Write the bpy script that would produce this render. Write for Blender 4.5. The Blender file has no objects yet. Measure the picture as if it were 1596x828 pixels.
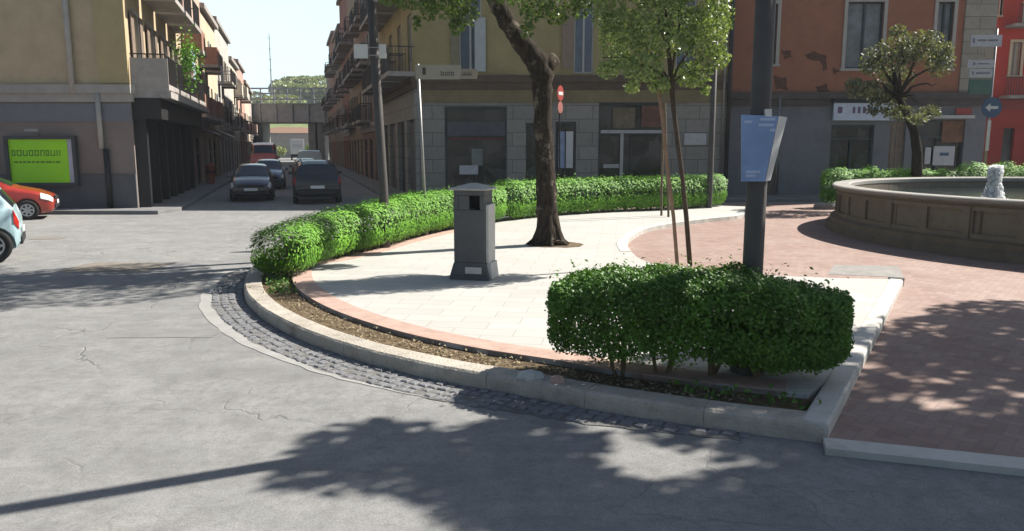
import bpy, math, random
import numpy as np
from mathutils import Vector, Matrix
rnd = random.Random(7); npr = np.random.RandomState(11)
R = math.radians
sc = bpy.context.scene; COL = sc.collection
# ------------------------------------------------------------------ camera, sky, sun, exposure
CAMH, F, HOR = 2.2, 1200.0, 228.0
PITCH = math.atan((414-HOR)/F)
cam = bpy.data.cameras.new('camera'); camo = bpy.data.objects.new('camera', cam); COL.objects.link(camo)
camo.location = (0,0,CAMH); camo.rotation_euler = (math.pi/2-PITCH,0,0)
cam.sensor_width = 36; cam.lens = 36*F/1596; cam.clip_end = 2000; cam.clip_start = .05
sc.camera = camo
SUNV = Vector((.908*.72,.419*.72,.694)).normalized()
w = bpy.data.worlds.new('World'); sc.world = w; w.use_nodes = True
nt = w.node_tree; sky = nt.nodes.new('ShaderNodeTexSky'); sky.sky_type = 'NISHITA'; sky.sun_disc = False
sky.sun_elevation = math.asin(SUNV.z); sky.sun_rotation = math.atan2(SUNV.x, SUNV.y); sky.air_density = 1.1; sky.dust_density = 1.4
bg = nt.nodes['Background']
def wn(t,**k):
    n_=nt.nodes.new(t)
    for a_,b_ in k.items(): setattr(n_,a_,b_)
    return n_
# white bank added to the northern sky so the part in view looks brighter
wt_=wn('ShaderNodeTexCoord'); wsp=wn('ShaderNodeSeparateXYZ'); nt.links.new(wt_.outputs['Generated'],wsp.inputs[0])
m1=wn('ShaderNodeMapRange',interpolation_type='SMOOTHSTEP'); m1.inputs[1].default_value=.7; m1.inputs[2].default_value=.0; nt.links.new(wsp.outputs[2],m1.inputs[0])
m2=wn('ShaderNodeMapRange',interpolation_type='SMOOTHSTEP'); m2.inputs[1].default_value=.35; m2.inputs[2].default_value=.85; nt.links.new(wsp.outputs[1],m2.inputs[0])
mm=wn('ShaderNodeMath',operation='MULTIPLY'); nt.links.new(m1.outputs[0],mm.inputs[0]); nt.links.new(m2.outputs[0],mm.inputs[1])
wm_=wn('ShaderNodeMixRGB'); wm_.inputs[2].default_value=(8.2,10.7,11.2,1); nt.links.new(mm.outputs[0],wm_.inputs[0]); nt.links.new(sky.outputs[0],wm_.inputs[1]); nt.links.new(wm_.outputs[0],bg.inputs[0]); bg.inputs[1].default_value = .05
sl = bpy.data.lights.new('sun','SUN'); sl.energy = 5.0; sl.angle = R(.53); sl.color = (1,.945,.86)
so = bpy.data.objects.new('sun', sl); COL.objects.link(so); so.rotation_euler = SUNV.to_track_quat('Z','Y').to_euler(); so.location = (30,15,40)
sc.view_settings.view_transform = 'Standard'; sc.view_settings.look = 'None'
sc.view_settings.exposure = 1.25; sc.view_settings.gamma = 1

def ray(px,py):
    a=(px-798)/F; b=-(py-414)/F; c,s=math.cos(PITCH),math.sin(PITCH)
    return Vector((a, c+b*s, -s+b*c))
def at(px,py,z=0.0):
    d=ray(px,py); k=(z-CAMH)/d.z; return Vector((0,0,CAMH))+d*k
def atd(px,py,Y):
    d=ray(px,py); return Vector((0,0,CAMH))+d*(Y/d.y)
# ------------------------------------------------------------------ materials
def nodes(m): return m.node_tree.nodes, m.node_tree.links
def M(name,col,rough=.8,var=.15,scale=2.5,bump=0.0,bscale=30,metal=0,spec=.4,stain=None,sscale=.6,samt=.5,emit=0,coat=0,hseed=0):
    m=bpy.data.materials.new(name); m.use_nodes=True; N,L=nodes(m); b=N['Principled BSDF']
    b.inputs['Roughness'].default_value=rough; b.inputs['Metallic'].default_value=metal; b.inputs['Specular IOR Level'].default_value=spec
    if coat: b.inputs['Coat Weight'].default_value=coat; b.inputs['Coat Roughness'].default_value=.08
    tc=N.new('ShaderNodeTexCoord'); n=N.new('ShaderNodeTexNoise'); n.inputs['Scale'].default_value=scale; n.inputs['Detail'].default_value=8; n.inputs['Roughness'].default_value=.65
    L.new(tc.outputs['Object'],n.inputs['Vector'])
    r=N.new('ShaderNodeValToRGB'); L.new(n.outputs['Fac'],r.inputs[0])
    r.color_ramp.elements[0].position=.3; r.color_ramp.elements[1].position=.7
    r.color_ramp.elements[0].color=(*[c*(1-var) for c in col],1); r.color_ramp.elements[1].color=(*[min(1,c*(1+var)) for c in col],1)
    out=r.outputs[0]
    if stain:
        n2=N.new('ShaderNodeTexNoise'); n2.inputs['Scale'].default_value=sscale; n2.inputs['Detail'].default_value=10; n2.inputs['Roughness'].default_value=.7
        L.new(tc.outputs['Object'],n2.inputs['Vector'])
        r2=N.new('ShaderNodeValToRGB'); r2.color_ramp.elements[0].position=.52; r2.color_ramp.elements[1].position=.68
        r2.color_ramp.elements[1].color=(samt,samt,samt,1); L.new(n2.outputs['Fac'],r2.inputs[0])
        mx=N.new('ShaderNodeMixRGB'); mx.inputs[2].default_value=(*stain,1); L.new(r2.outputs[0],mx.inputs[0]); L.new(out,mx.inputs[1]); out=mx.outputs[0]
    L.new(out,b.inputs['Base Color'])
    if bump:
        n3=N.new('ShaderNodeTexNoise'); n3.inputs['Scale'].default_value=bscale; n3.inputs['Detail'].default_value=6
        L.new(tc.outputs['Object'],n3.inputs['Vector']); bp=N.new('ShaderNodeBump'); bp.inputs['Strength'].default_value=bump; bp.inputs['Distance'].default_value=.02
        L.new(n3.outputs['Fac'],bp.inputs['Height']); L.new(bp.outputs[0],b.inputs['Normal'])
    return m
def MATH(N,L,op,a,b=None,c=None):
    n=N.new('ShaderNodeMath'); n.operation=op
    for i,v in enumerate((a,b,c)):
        if v is None: continue
        if isinstance(v,(int,float)): n.inputs[i].default_value=v
        else: L.new(v,n.inputs[i])
    return n.outputs[0]
def MIX(N,L,f,a,b,mode='MIX'):
    n=N.new('ShaderNodeMixRGB'); n.blend_type=mode
    for i,v in enumerate((f,a,b)):
        if isinstance(v,(int,float)): n.inputs[i].default_value=v
        elif isinstance(v,tuple): n.inputs[i].default_value=(*v,1)
        else: L.new(v,n.inputs[i])
    return n.outputs[0]
def NOISE(N,L,vec,scale,detail=8,rough=.6):
    n=N.new('ShaderNodeTexNoise'); n.inputs['Scale'].default_value=scale; n.inputs['Detail'].default_value=detail; n.inputs['Roughness'].default_value=rough
    L.new(vec,n.inputs['Vector']); return n.outputs['Fac']
def RAMP(N,L,v,p0,p1,c0=(0,0,0),c1=(1,1,1)):
    r=N.new('ShaderNodeValToRGB'); L.new(v,r.inputs[0]); e=r.color_ramp.elements
    e[0].position=p0; e[1].position=p1; e[0].color=(*c0,1); e[1].color=(*c1,1); return r.outputs[0]
def newmat(name,rough=.85,spec=.3):
    m=bpy.data.materials.new(name); m.use_nodes=True; N,L=nodes(m); b=N['Principled BSDF']
    b.inputs['Roughness'].default_value=rough; b.inputs['Specular IOR Level'].default_value=spec
    tc=N.new('ShaderNodeTexCoord'); return m,N,L,b,tc.outputs['Object']
def BUMP(N,L,b,h,s=.4,d=.01):
    bp=N.new('ShaderNodeBump'); bp.inputs['Strength'].default_value=s; bp.inputs['Distance'].default_value=d; L.new(h,bp.inputs['Height']); L.new(bp.outputs[0],b.inputs['Normal'])

def asphalt():
    m,N,L,b,v=newmat('asphalt',.9,.25)
    big=NOISE(N,L,v,.22,6,.6); mid=NOISE(N,L,v,1.6,8,.7); fine=NOISE(N,L,v,70,4,.8); grit=NOISE(N,L,v,260,2,.9)
    c=MIX(N,L,RAMP(N,L,big,.3,.7),(.19,.191,.19),(.275,.276,.27))
    c=MIX(N,L,RAMP(N,L,mid,.45,.75),c,(.33,.325,.305))
    c=MIX(N,L,MATH(N,L,'MULTIPLY',RAMP(N,L,NOISE(N,L,v,.5,6,.7),.56,.68),.4),c,(.15,.15,.148))
    c=MIX(N,L,MATH(N,L,'MULTIPLY',RAMP(N,L,fine,.4,.62),.6),c,(.12,.12,.12))
    c=MIX(N,L,MATH(N,L,'MULTIPLY',RAMP(N,L,grit,.56,.68),.45),c,(.42,.41,.39))
    c=MIX(N,L,MATH(N,L,'MULTIPLY',RAMP(N,L,NOISE(N,L,v,3.3,10,.75),.45,.62),.38),c,(.115,.113,.108))
    c=MIX(N,L,MATH(N,L,'MULTIPLY',RAMP(N,L,NOISE(N,L,v,14,6,.8),.5,.66),.4),c,(.10,.10,.098))
    ms=N.new('ShaderNodeMapping'); ms.inputs['Rotation'].default_value=(0,0,R(-28)); ms.inputs['Scale'].default_value=(.18,1.5,1); L.new(v,ms.inputs[0])
    c=MIX(N,L,MATH(N,L,'MULTIPLY',RAMP(N,L,NOISE(N,L,ms.outputs[0],1.2,5,.6),.5,.7),.3),c,(.12,.12,.118))
    va=N.new('ShaderNodeTexVoronoi'); va.feature='DISTANCE_TO_EDGE'; va.inputs['Scale'].default_value=4.2; nza=N.new('ShaderNodeTexNoise'); nza.inputs['Scale'].default_value=5; L.new(v,nza.inputs['Vector'])
    ada=N.new('ShaderNodeVectorMath'); ada.operation='MULTIPLY_ADD'; L.new(nza.outputs['Color'],ada.inputs[0]); ada.inputs[1].default_value=(.25,.25,0); L.new(v,ada.inputs[2]); L.new(ada.outputs[0],va.inputs['Vector'])
    al=MATH(N,L,'MULTIPLY',RAMP(N,L,va.outputs['Distance'],.01,.06,(1,1,1),(0,0,0)),RAMP(N,L,NOISE(N,L,v,.55,5,.7),.53,.62))
    c=MIX(N,L,MATH(N,L,'MULTIPLY',al,.2),c,(.06,.06,.06))
    nz=N.new('ShaderNodeTexNoise'); nz.inputs['Scale'].default_value=1.3; nz.inputs['Detail'].default_value=7; L.new(v,nz.inputs['Vector'])
    ad=N.new('ShaderNodeVectorMath'); ad.operation='MULTIPLY_ADD'; L.new(nz.outputs['Color'],ad.inputs[0]); ad.inputs[1].default_value=(1.3,1.3,0); L.new(v,ad.inputs[2])
    vo=N.new('ShaderNodeTexVoronoi'); vo.feature='DISTANCE_TO_EDGE'; vo.inputs['Scale'].default_value=.42; L.new(ad.outputs[0],vo.inputs['Vector'])
    cr=RAMP(N,L,vo.outputs['Distance'],0.001,.008,(1,1,1),(0,0,0))
    cr=MATH(N,L,'MULTIPLY',cr,RAMP(N,L,NOISE(N,L,v,.35,3),.47,.6))
    c=MIX(N,L,MATH(N,L,'MULTIPLY',cr,.28),c,(.035,.035,.035))
    L.new(c,b.inputs['Base Color']); BUMP(N,L,b,MATH(N,L,'ADD',MATH(N,L,'ADD',fine,grit),MATH(N,L,'MULTIPLY',cr,-2)),.55,.012)
    return m
def paving():
    m,N,L,b,v=newmat('pale_paving',.75,.3)
    mp=N.new('ShaderNodeMapping'); mp.inputs['Rotation'].default_value=(0,0,R(8)); L.new(v,mp.inputs[0])
    br=N.new('ShaderNodeTexBrick'); L.new(mp.outputs[0],br.inputs['Vector']); br.inputs['Scale'].default_value=1
    br.inputs['Brick Width'].default_value=.7; br.inputs['Row Height'].default_value=.31; br.inputs['Mortar Size'].default_value=.006
    br.inputs['Color1'].default_value=(.40,.395,.37,1); br.inputs['Color2'].default_value=(.355,.35,.325,1); br.inputs['Mortar'].default_value=(.26,.25,.22,1)
    c=MIX(N,L,MATH(N,L,'MULTIPLY',RAMP(N,L,NOISE(N,L,v,1.1,9,.7),.42,.75),.5),br.outputs['Color'],(.31,.30,.275))
    c=MIX(N,L,MATH(N,L,'MULTIPLY',RAMP(N,L,NOISE(N,L,v,45,4),.45,.7),.2),c,(.25,.24,.22))
    L.new(c,b.inputs['Base Color']); BUMP(N,L,b,NOISE(N,L,v,60,4),.25,.006); return m
def herringbone(name,ca,cb,mortar,bw=.105,rot=40):
    m,N,L,b,v=newmat(name,.8,.3)
    mp=N.new('ShaderNodeMapping'); mp.inputs['Rotation'].default_value=(0,0,R(rot)); s=1/bw; mp.inputs['Scale'].default_value=(s,s,s); L.new(v,mp.inputs[0])
    sp=N.new('ShaderNodeSeparateXYZ'); L.new(mp.outputs[0],sp.inputs[0]); x,y=sp.outputs[0],sp.outputs[1]
    i=MATH(N,L,'FLOOR',x); j=MATH(N,L,'FLOOR',y); fx=MATH(N,L,'SUBTRACT',x,i); fy=MATH(N,L,'SUBTRACT',y,j)
    k=MATH(N,L,'FLOORED_MODULO',MATH(N,L,'SUBTRACT',i,j),4)
    is_=lambda q: MATH(N,L,'COMPARE',k,q,.25)
    def edge(d,skip): return MATH(N,L,'MULTIPLY',MATH(N,L,'LESS_THAN',d,.07),MATH(N,L,'SUBTRACT',1,is_(skip)))
    e=edge(fx,1); e=MATH(N,L,'MAXIMUM',e,edge(MATH(N,L,'SUBTRACT',1,fx),0)); e=MATH(N,L,'MAXIMUM',e,edge(MATH(N,L,'SUBTRACT',1,fy),3)); e=MATH(N,L,'MAXIMUM',e,edge(fy,2))
    ii=MATH(N,L,'SUBTRACT',i,is_(1)); jj=MATH(N,L,'ADD',j,is_(3)); cb_=N.new('ShaderNodeCombineXYZ'); L.new(ii,cb_.inputs[0]); L.new(jj,cb_.inputs[1])
    wn=N.new('ShaderNodeTexWhiteNoise'); wn.noise_dimensions='2D'; L.new(cb_.outputs[0],wn.inputs['Vector'])
    c=MIX(N,L,wn.outputs['Value'],ca,cb)
    c=MIX(N,L,MATH(N,L,'MULTIPLY',RAMP(N,L,NOISE(N,L,v,.9,8,.7),.4,.7),.4),c,(.36,.30,.26))
    c=MIX(N,L,MATH(N,L,'MULTIPLY',RAMP(N,L,NOISE(N,L,v,25,6,.7),.5,.75),.35),c,(.17,.13,.12))
    c=MIX(N,L,MATH(N,L,'MULTIPLY',e,.55),c,mortar); L.new(c,b.inputs['Base Color'])
    BUMP(N,L,b,MATH(N,L,'SUBTRACT',MATH(N,L,'MULTIPLY',NOISE(N,L,v,50,3),.4),e),.4,.008); return m
def setts():
    return M('basalt_setts',(.14,.142,.15),.75,.3,9,.5,60,stain=(.2,.19,.17),sscale=3)
    m,N,L,b,v=newmat('basalt_setts',.7,.4)
    vo=N.new('ShaderNodeTexVoronoi'); vo.inputs['Scale'].default_value=10; vo.inputs['Randomness'].default_value=.7; L.new(v,vo.inputs['Vector'])
    v2=N.new('ShaderNodeTexVoronoi'); v2.feature='DISTANCE_TO_EDGE'; v2.inputs['Scale'].default_value=10; v2.inputs['Randomness'].default_value=.7; L.new(v,v2.inputs['Vector'])
    c=MIX(N,L,vo.outputs['Color'],(.13,.133,.14),(.22,.222,.23))
    c=MIX(N,L,MATH(N,L,'MULTIPLY',RAMP(N,L,NOISE(N,L,v,3,8,.7),.5,.7),.6),c,(.20,.19,.17))
    e=RAMP(N,L,v2.outputs['Distance'],.02,.09,(1,1,1),(0,0,0)); c=MIX(N,L,MATH(N,L,'MULTIPLY',e,.6),c,(.07,.068,.062)); L.new(c,b.inputs['Base Color'])
    BUMP(N,L,b,MATH(N,L,'SUBTRACT',NOISE(N,L,v,30,4),MATH(N,L,'MULTIPLY',e,2)),.8,.02); return m
def soil():
    m,N,L,b,v=newmat('dry_soil',1,.1)
    c=MIX(N,L,RAMP(N,L,NOISE(N,L,v,9,8,.75),.35,.65),(.09,.062,.038),(.23,.175,.11)); f=NOISE(N,L,v,90,4,.8)
    c=MIX(N,L,MATH(N,L,'MULTIPLY',RAMP(N,L,f,.55,.7),.6),c,(.33,.27,.18)); L.new(c,b.inputs['Base Color']); BUMP(N,L,b,f,1,.03); return m
def leafmat(name,c0,c1,trans=.35,tcol=None,rough=.45):
    m=bpy.data.materials.new(name); m.use_nodes=True; N,L=nodes(m); b=N['Principled BSDF']; o=N['Material Output']
    g=N.new('ShaderNodeNewGeometry'); tc=N.new('ShaderNodeTexCoord')
    c=MIX(N,L,g.outputs['Random Per Island'],c0,c1)
    c=MIX(N,L,MATH(N,L,'MULTIPLY',RAMP(N,L,NOISE(N,L,tc.outputs['Object'],2.2,4),.4,.65),.5),c,tuple(min(1,x*1.5) for x in c1))
    L.new(c,b.inputs['Base Color']); b.inputs['Roughness'].default_value=rough; b.inputs['Specular IOR Level'].default_value=.35
    t=N.new('ShaderNodeBsdfTranslucent'); tm=MIX(N,L,1,c,(1.0,1.0,.35),'MULTIPLY'); L.new(tm,t.inputs['Color'])
    mx=N.new('ShaderNodeMixShader'); mx.inputs[0].default_value=trans; L.new(b.outputs[0],mx.inputs[1]); L.new(t.outputs[0],mx.inputs[2]); L.new(mx.outputs[0],o.inputs[0]); return m
def barkmat(name,c0,c1,pale=0):
    m,N,L,b,v=newmat(name,.95,.1); mp=N.new('ShaderNodeMapping'); mp.inputs['Scale'].default_value=(9,9,2.2); L.new(v,mp.inputs[0])
    f=NOISE(N,L,mp.outputs[0],2,9,.75); c=MIX(N,L,RAMP(N,L,f,.35,.65),c0,c1)
    if pale: c=MIX(N,L,MATH(N,L,'MULTIPLY',RAMP(N,L,NOISE(N,L,v,2.6,6,.7),.56,.62),.8),c,(.20,.17,.13))
    L.new(c,b.inputs['Base Color']); BUMP(N,L,b,f,1,.09); return m
def glassmat(name,col=(.02,.025,.03),rough=.08):
    return M(name,col,rough,.3,1.2,spec=.6)
def shopmat():
    m,N,L,b,v=newmat('shop_glass',.12,.5)
    vo=N.new('ShaderNodeTexVoronoi'); vo.inputs['Scale'].default_value=1.7; vo.distance='CHEBYCHEV'; L.new(v,vo.inputs['Vector'])
    c=MIX(N,L,RAMP(N,L,vo.outputs['Color'],.3,.9),(.008,.009,.013),(.05,.052,.06)); L.new(c,b.inputs['Base Color']); return m
def blockstone(name,c0,c1,mort,bw=.9,rh=.42,rot90=True):
    m,N,L,b,v=newmat(name,.9,.2)
    sp=N.new('ShaderNodeSeparateXYZ'); L.new(v,sp.inputs[0]); cb=N.new('ShaderNodeCombineXYZ')
    L.new(MATH(N,L,'ADD',sp.outputs[0],sp.outputs[1]),cb.inputs[0]); L.new(sp.outputs[2],cb.inputs[1])
    br=N.new('ShaderNodeTexBrick'); L.new(cb.outputs[0],br.inputs['Vector']); br.inputs['Scale'].default_value=1
    br.inputs['Brick Width'].default_value=bw; br.inputs['Row Height'].default_value=rh; br.inputs['Mortar Size'].default_value=.012
    br.inputs['Color1'].default_value=(*c0,1); br.inputs['Color2'].default_value=(*c1,1); br.inputs['Mortar'].default_value=(*mort,1)
    f=NOISE(N,L,v,4,9,.7)
    c=MIX(N,L,MATH(N,L,'MULTIPLY',RAMP(N,L,f,.45,.7),.5),br.outputs['Color'],tuple(x*.55 for x in c0)); L.new(c,b.inputs['Base Color'])
    BUMP(N,L,b,MATH(N,L,'SUBTRACT',f,br.outputs['Fac']),.5,.02); return m

ASPH=asphalt(); PAVE=paving(); SETT=setts(); SOIL=soil()
BRICKP=herringbone('herringbone_brick',(.265,.18,.15),(.205,.13,.108),(.17,.14,.12))
EDGEB=M('edge_brick',(.36,.25,.205),.85,.2,6,.4,60,stain=(.3,.22,.17),sscale=3)
KERB=M('kerb_stone',(.35,.32,.27),.9,.3,4,.7,40,stain=(.13,.11,.085),sscale=2.0,samt=.8)
KERBW=M('white_kerb',(.43,.415,.38),.8,.12,4,.3,50,stain=(.25,.22,.18),sscale=2.5,samt=.6)
CONC=M('concrete_margin',(.25,.247,.235),.9,.15,3,.4,60)
PATCH=M('patch_asphalt',(.165,.163,.157),.9,.15,4,.4,80); PATCHB=M('rusty_patch',(.17,.15,.125),.9,.2,5,.4,80)
SIDEW=M('sidewalk',(.15,.15,.15),.9,.2,2,.3,30); SIDEK=M('sidewalk_kerb',(.13,.13,.13),.85,.2,3,.3,30)
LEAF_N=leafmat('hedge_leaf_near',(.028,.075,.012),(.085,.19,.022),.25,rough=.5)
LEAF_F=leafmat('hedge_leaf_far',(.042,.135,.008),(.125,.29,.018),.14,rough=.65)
LEAF_O=leafmat('oak_leaf',(.05,.10,.03),(.13,.19,.06),.45)
LEAF_Y=leafmat('young_tree_leaf',(.06,.125,.03),(.27,.34,.13),.3,rough=.35)
LEAF_R=leafmat('grey_leaf',(.05,.075,.04),(.17,.18,.11),.3,rough=.6)
LEAF_D=leafmat('far_leaf',(.15,.19,.07),(.27,.3,.13),.2)
BARK=barkmat('dark_bark',(.010,.008,.007),(.065,.052,.04)); BARKP=barkmat('peeling_bark',(.010,.008,.007),(.075,.06,.046),1); BARK2=barkmat('pale_bark',(.07,.055,.042),(.16,.13,.10)); BARKY=barkmat('young_bark',(.06,.045,.035),(.13,.10,.075))
TWIG=M('twig',(.12,.095,.06),.9,.3,20)
METAL_P=M('pole_paint',(.06,.055,.052),.6,.2,3,metal=.0,spec=.3); METAL_G=M('galvanised',(.25,.25,.24),.5,.15,5,metal=.6); METAL_D=M('dark_metal',(.02,.02,.022),.5,.2,4,metal=.4)
BINM=M('bin_cast',(.075,.078,.08),.7,.15,4,.3,80); BINL=M('bin_lid',(.33,.32,.30),.6,.1,5); BINP=M('bin_side',(.42,.42,.40),.6,.12,5)
BLUE=M('blue_panel',(.17,.26,.44),.45,.18,3.5,stain=(.22,.30,.5),sscale=2,samt=.6); WHITEP=M('white_panel',(.5,.5,.49),.5,.06,6); GREYP=M('grey_panel',(.4,.4,.42),.6,.12,6); GREENP=M('green_panel',(.05,.12,.09),.5,.1,5)
REDP=M('red_sign',(.27,.04,.03),.5,.1,6); BLUEP=M('blue_sign',(.03,.07,.14),.4,.1,6); LETTER=M('lettering',(.05,.05,.05),.7,.1,5)
BILLG=M('billboard_green',(.32,.74,.012),.6,.05,2); BILLD=M('billboard_text',(.10,.28,.012),.6,.15,8); BILLF=M('billboard_frame',(.04,.045,.05),.5,.2,4); BILLW=M('billboard_edge',(.42,.44,.5),.5,.2,4)
STONEF=blockstone('fountain_stone',(.18,.155,.12),(.13,.11,.085),(.09,.07,.05),1.3,1.0)
COPE=M('coping_stone',(.23,.22,.20),.8,.18,3,.3,40,stain=(.12,.11,.095),sscale=1.5)
STONEW=blockstone('grey_ashlar',(.27,.26,.23),(.22,.212,.19),(.09,.088,.08),1.1,.55)
QUOIN=blockstone('quoin_stone',(.30,.28,.235),(.25,.235,.2),(.12,.11,.09),3,.5)
GLASS=glassmat('dark_glass'); PILLAR=M('black_pillar',(.008,.008,.009),.6,.2,4); SHOP=shopmat(); GLASSB=glassmat('blue_glass',(.07,.09,.13),.15); CURT=M('curtain_glass',(.14,.15,.16),.3,.35,3); ROLL=M('roller_shutter',(.11,.11,.11),.6,.2,3,metal=.3)
FRW=M('window_surround',(.33,.31,.28),.8,.1,4); FRD=M('dark_frame',(.025,.04,.045),.5,.2,4); FRG=M('pale_frame',(.36,.36,.35),.5,.1,4); SHUT=M('shutter',(.17,.13,.10),.7,.2,5); SHUTG=M('shutter_grey',(.25,.25,.24),.7,.2,5)
RAIL=M('railing',(.05,.045,.045),.6,.2,5,metal=.3); SLAB=M('balcony_slab',(.28,.26,.24),.85,.2,3,stain=(.13,.11,.1),sscale=2)
ROOFM=M('roof_tile',(.22,.13,.09),.9,.3,6)

# ------------------------------------------------------------------ mesh building
def wloc(o):
    v=Vector((0,0,0))
    while o is not None: v=v+o.location; o=o.parent
    return v
class MB:
    def __init__(s): s.v=[]; s.f=[]
    def add(s,vs,fs):
        n=len(s.v); s.v+= [tuple(p) for p in vs]; s.f+=[tuple(i+n for i in f) for f in fs]
    def box(s,x0,x1,y0,y1,z0,z1):
        s.add([(x0,y0,z0),(x1,y0,z0),(x1,y1,z0),(x0,y1,z0),(x0,y0,z1),(x1,y0,z1),(x1,y1,z1),(x0,y1,z1)],[(0,3,2,1),(4,5,6,7),(0,1,5,4),(1,2,6,5),(2,3,7,6),(3,0,4,7)]); return s
    def fbox(s,A,t,n,s0,s1,d0,d1,z0,z1):   # box in a facade frame: s along, d outward
        P=lambda a,d,z:(A[0]+t[0]*a+n[0]*d, A[1]+t[1]*a+n[1]*d, z)
        s.add([P(s0,d1,z0),P(s1,d1,z0),P(s1,d0,z0),P(s0,d0,z0),P(s0,d1,z1),P(s1,d1,z1),P(s1,d0,z1),P(s0,d0,z1)],[(0,3,2,1),(4,5,6,7),(0,1,5,4),(1,2,6,5),(2,3,7,6),(3,0,4,7)]); return s
    def prism(s,poly,z0,z1):
        n=len(poly); s.add([(p[0],p[1],z0) for p in poly]+[(p[0],p[1],z1) for p in poly],[tuple(range(n-1,-1,-1)),tuple(range(n,2*n))]+[(i,(i+1)%n,n+(i+1)%n,n+i) for i in range(n)]); return s
    def sheet(s,poly,z): s.add([(p[0],p[1],z) for p in poly],[tuple(range(len(poly)))]); return s
    def strip(s,a,b,z0,z1,cap=True):        # raised band between two polylines
        n=len(a); vs=[(p[0],p[1],z1) for p in a]+[(p[0],p[1],z1) for p in b]+[(p[0],p[1],z0) for p in a]+[(p[0],p[1],z0) for p in b]
        fs=[]
        for i in range(n-1): fs+=[(i,i+1,n+i+1,n+i),(2*n+i,2*n+i+1,i+1,i),(n+i,n+i+1,3*n+i+1,3*n+i)]
        fs+=[(0,n,3*n,2*n),(n-1,2*n-1,4*n-1,3*n-1)]; s.add(vs,fs); return s
    def tube(s,pts,rad,n=8,wob=0,cap=True):
        pts=[Vector(p) for p in pts]; k=len(pts)
        if not hasattr(rad,'__len__'): rad=[rad]*k
        vs=[];ref=Vector((1,0,0))
        for i,p in enumerate(pts):
            d=(pts[min(i+1,k-1)]-pts[max(i-1,0)]).normalized()
            a=ref-d*ref.dot(d)
            if a.length<.2: a=Vector((0,1,0))-d*d.y
            a.normalize(); b=d.cross(a); ref=a
            for j in range(n):
                t=2*math.pi*j/n; r=rad[i]*(1+(rnd.uniform(-wob,wob) if wob else 0)); vs.append(p+(a*math.cos(t)+b*math.sin(t))*r)
        fs=[(i*n+j,i*n+(j+1)%n,(i+1)*n+(j+1)%n,(i+1)*n+j) for i in range(k-1) for j in range(n)]
        if cap: fs+=[tuple(range(n-1,-1,-1)),tuple(range((k-1)*n,k*n))]
        s.add(vs,fs); return s
    def lathe(s,prof,c,n=32,cap=False):
        vs=[(c[0]+r*math.cos(2*math.pi*j/n),c[1]+r*math.sin(2*math.pi*j/n),c[2]+z) for r,z in prof for j in range(n)]
        k=len(prof); fs=[(i*n+j,i*n+(j+1)%n,(i+1)*n+(j+1)%n,(i+1)*n+j) for i in range(k-1) for j in range(n)]
        if cap: fs+=[tuple(range(n-1,-1,-1)),tuple(range((k-1)*n,k*n))]
        s.add(vs,fs); return s
    def build(s,name,mat,parent=None,smooth=False,bevel=0):
        me=bpy.data.meshes.new(name); off=wloc(parent) if parent is not None else Vector((0,0,0))
        base=Vector((0,0,0))
        if parent is None and s.v:
            a=np.array(s.v); base=Vector((float((a[:,0].min()+a[:,0].max())/2),float((a[:,1].min()+a[:,1].max())/2),float(a[:,2].min())))
        o_=off+base
        me.from_pydata([(p[0]-o_.x,p[1]-o_.y,p[2]-o_.z) for p in s.v],[],s.f); me.update()
        if smooth: me.shade_smooth()
        me.materials.append(mat); o=bpy.data.objects.new(name,me); COL.objects.link(o); o.location=base
        if parent is not None: o.parent=parent
        if bevel:
            bv=o.modifiers.new('b','BEVEL'); bv.width=bevel; bv.segments=2; bv.limit_method='ANGLE'
        return o
def tag(o,label=None,cat=None,group=None,kind=None):
    if label: o['label']=label
    if cat: o['category']=cat
    if group: o['group']=group
    if kind: o['kind']=kind
    return o
def thing(name,label,cat,loc,group=None):
    o=bpy.data.objects.new(name,None); COL.objects.link(o); o.location=loc; o.empty_display_size=.2
    return tag(o,label,cat,group)
def struct(name,mb,mat,**k): return tag(mb.build(name,mat,**k),kind='structure')
def copy_tree(o,parent=None):
    c=o.copy(); COL.objects.link(c)
    if parent is not None: c.parent=parent
    for ch in list(o.children): copy_tree(ch,c)
    return c
def leaves(name,C,size,mat,parent,out=None,bias=.5,aspect=.55,rs=None):
    rs=rs or npr; n=len(C); C=np.asarray(C,dtype=np.float64)
    nn=rs.normal(size=(n,3)); nn/=np.linalg.norm(nn,axis=1)[:,None]
    if out is not None:
        nn=nn*(1-bias)+out*bias; nn/=np.linalg.norm(nn,axis=1)[:,None]+1e-9
    a=rs.normal(size=(n,3)); a-=nn*(a*nn).sum(1)[:,None]; a/=np.linalg.norm(a,axis=1)[:,None]+1e-9
    b=np.cross(nn,a); sz=size*rs.uniform(.6,1.35,size=(n,1))
    off=np.array(wloc(parent)) if parent is not None else np.zeros(3)
    C=C-off
    V=np.stack([C-a*sz*.5,C+b*sz*.5*aspect+nn*sz*.06,C+a*sz*.5,C-b*sz*.5*aspect+nn*sz*.06],1).reshape(-1,3)
    me=bpy.data.meshes.new(name); me.vertices.add(4*n); me.vertices.foreach_set('co',V.astype(np.float32).ravel())
    me.loops.add(4*n); me.loops.foreach_set('vertex_index',np.arange(4*n,dtype=np.int32)); me.polygons.add(n)
    me.polygons.foreach_set('loop_start',np.arange(0,4*n,4,dtype=np.int32)); me.update(calc_edges=True); me.validate()
    me.materials.append(mat); o=bpy.data.objects.new(name,me); COL.objects.link(o)
    if parent is not None: o.parent=parent
    return o
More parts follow.
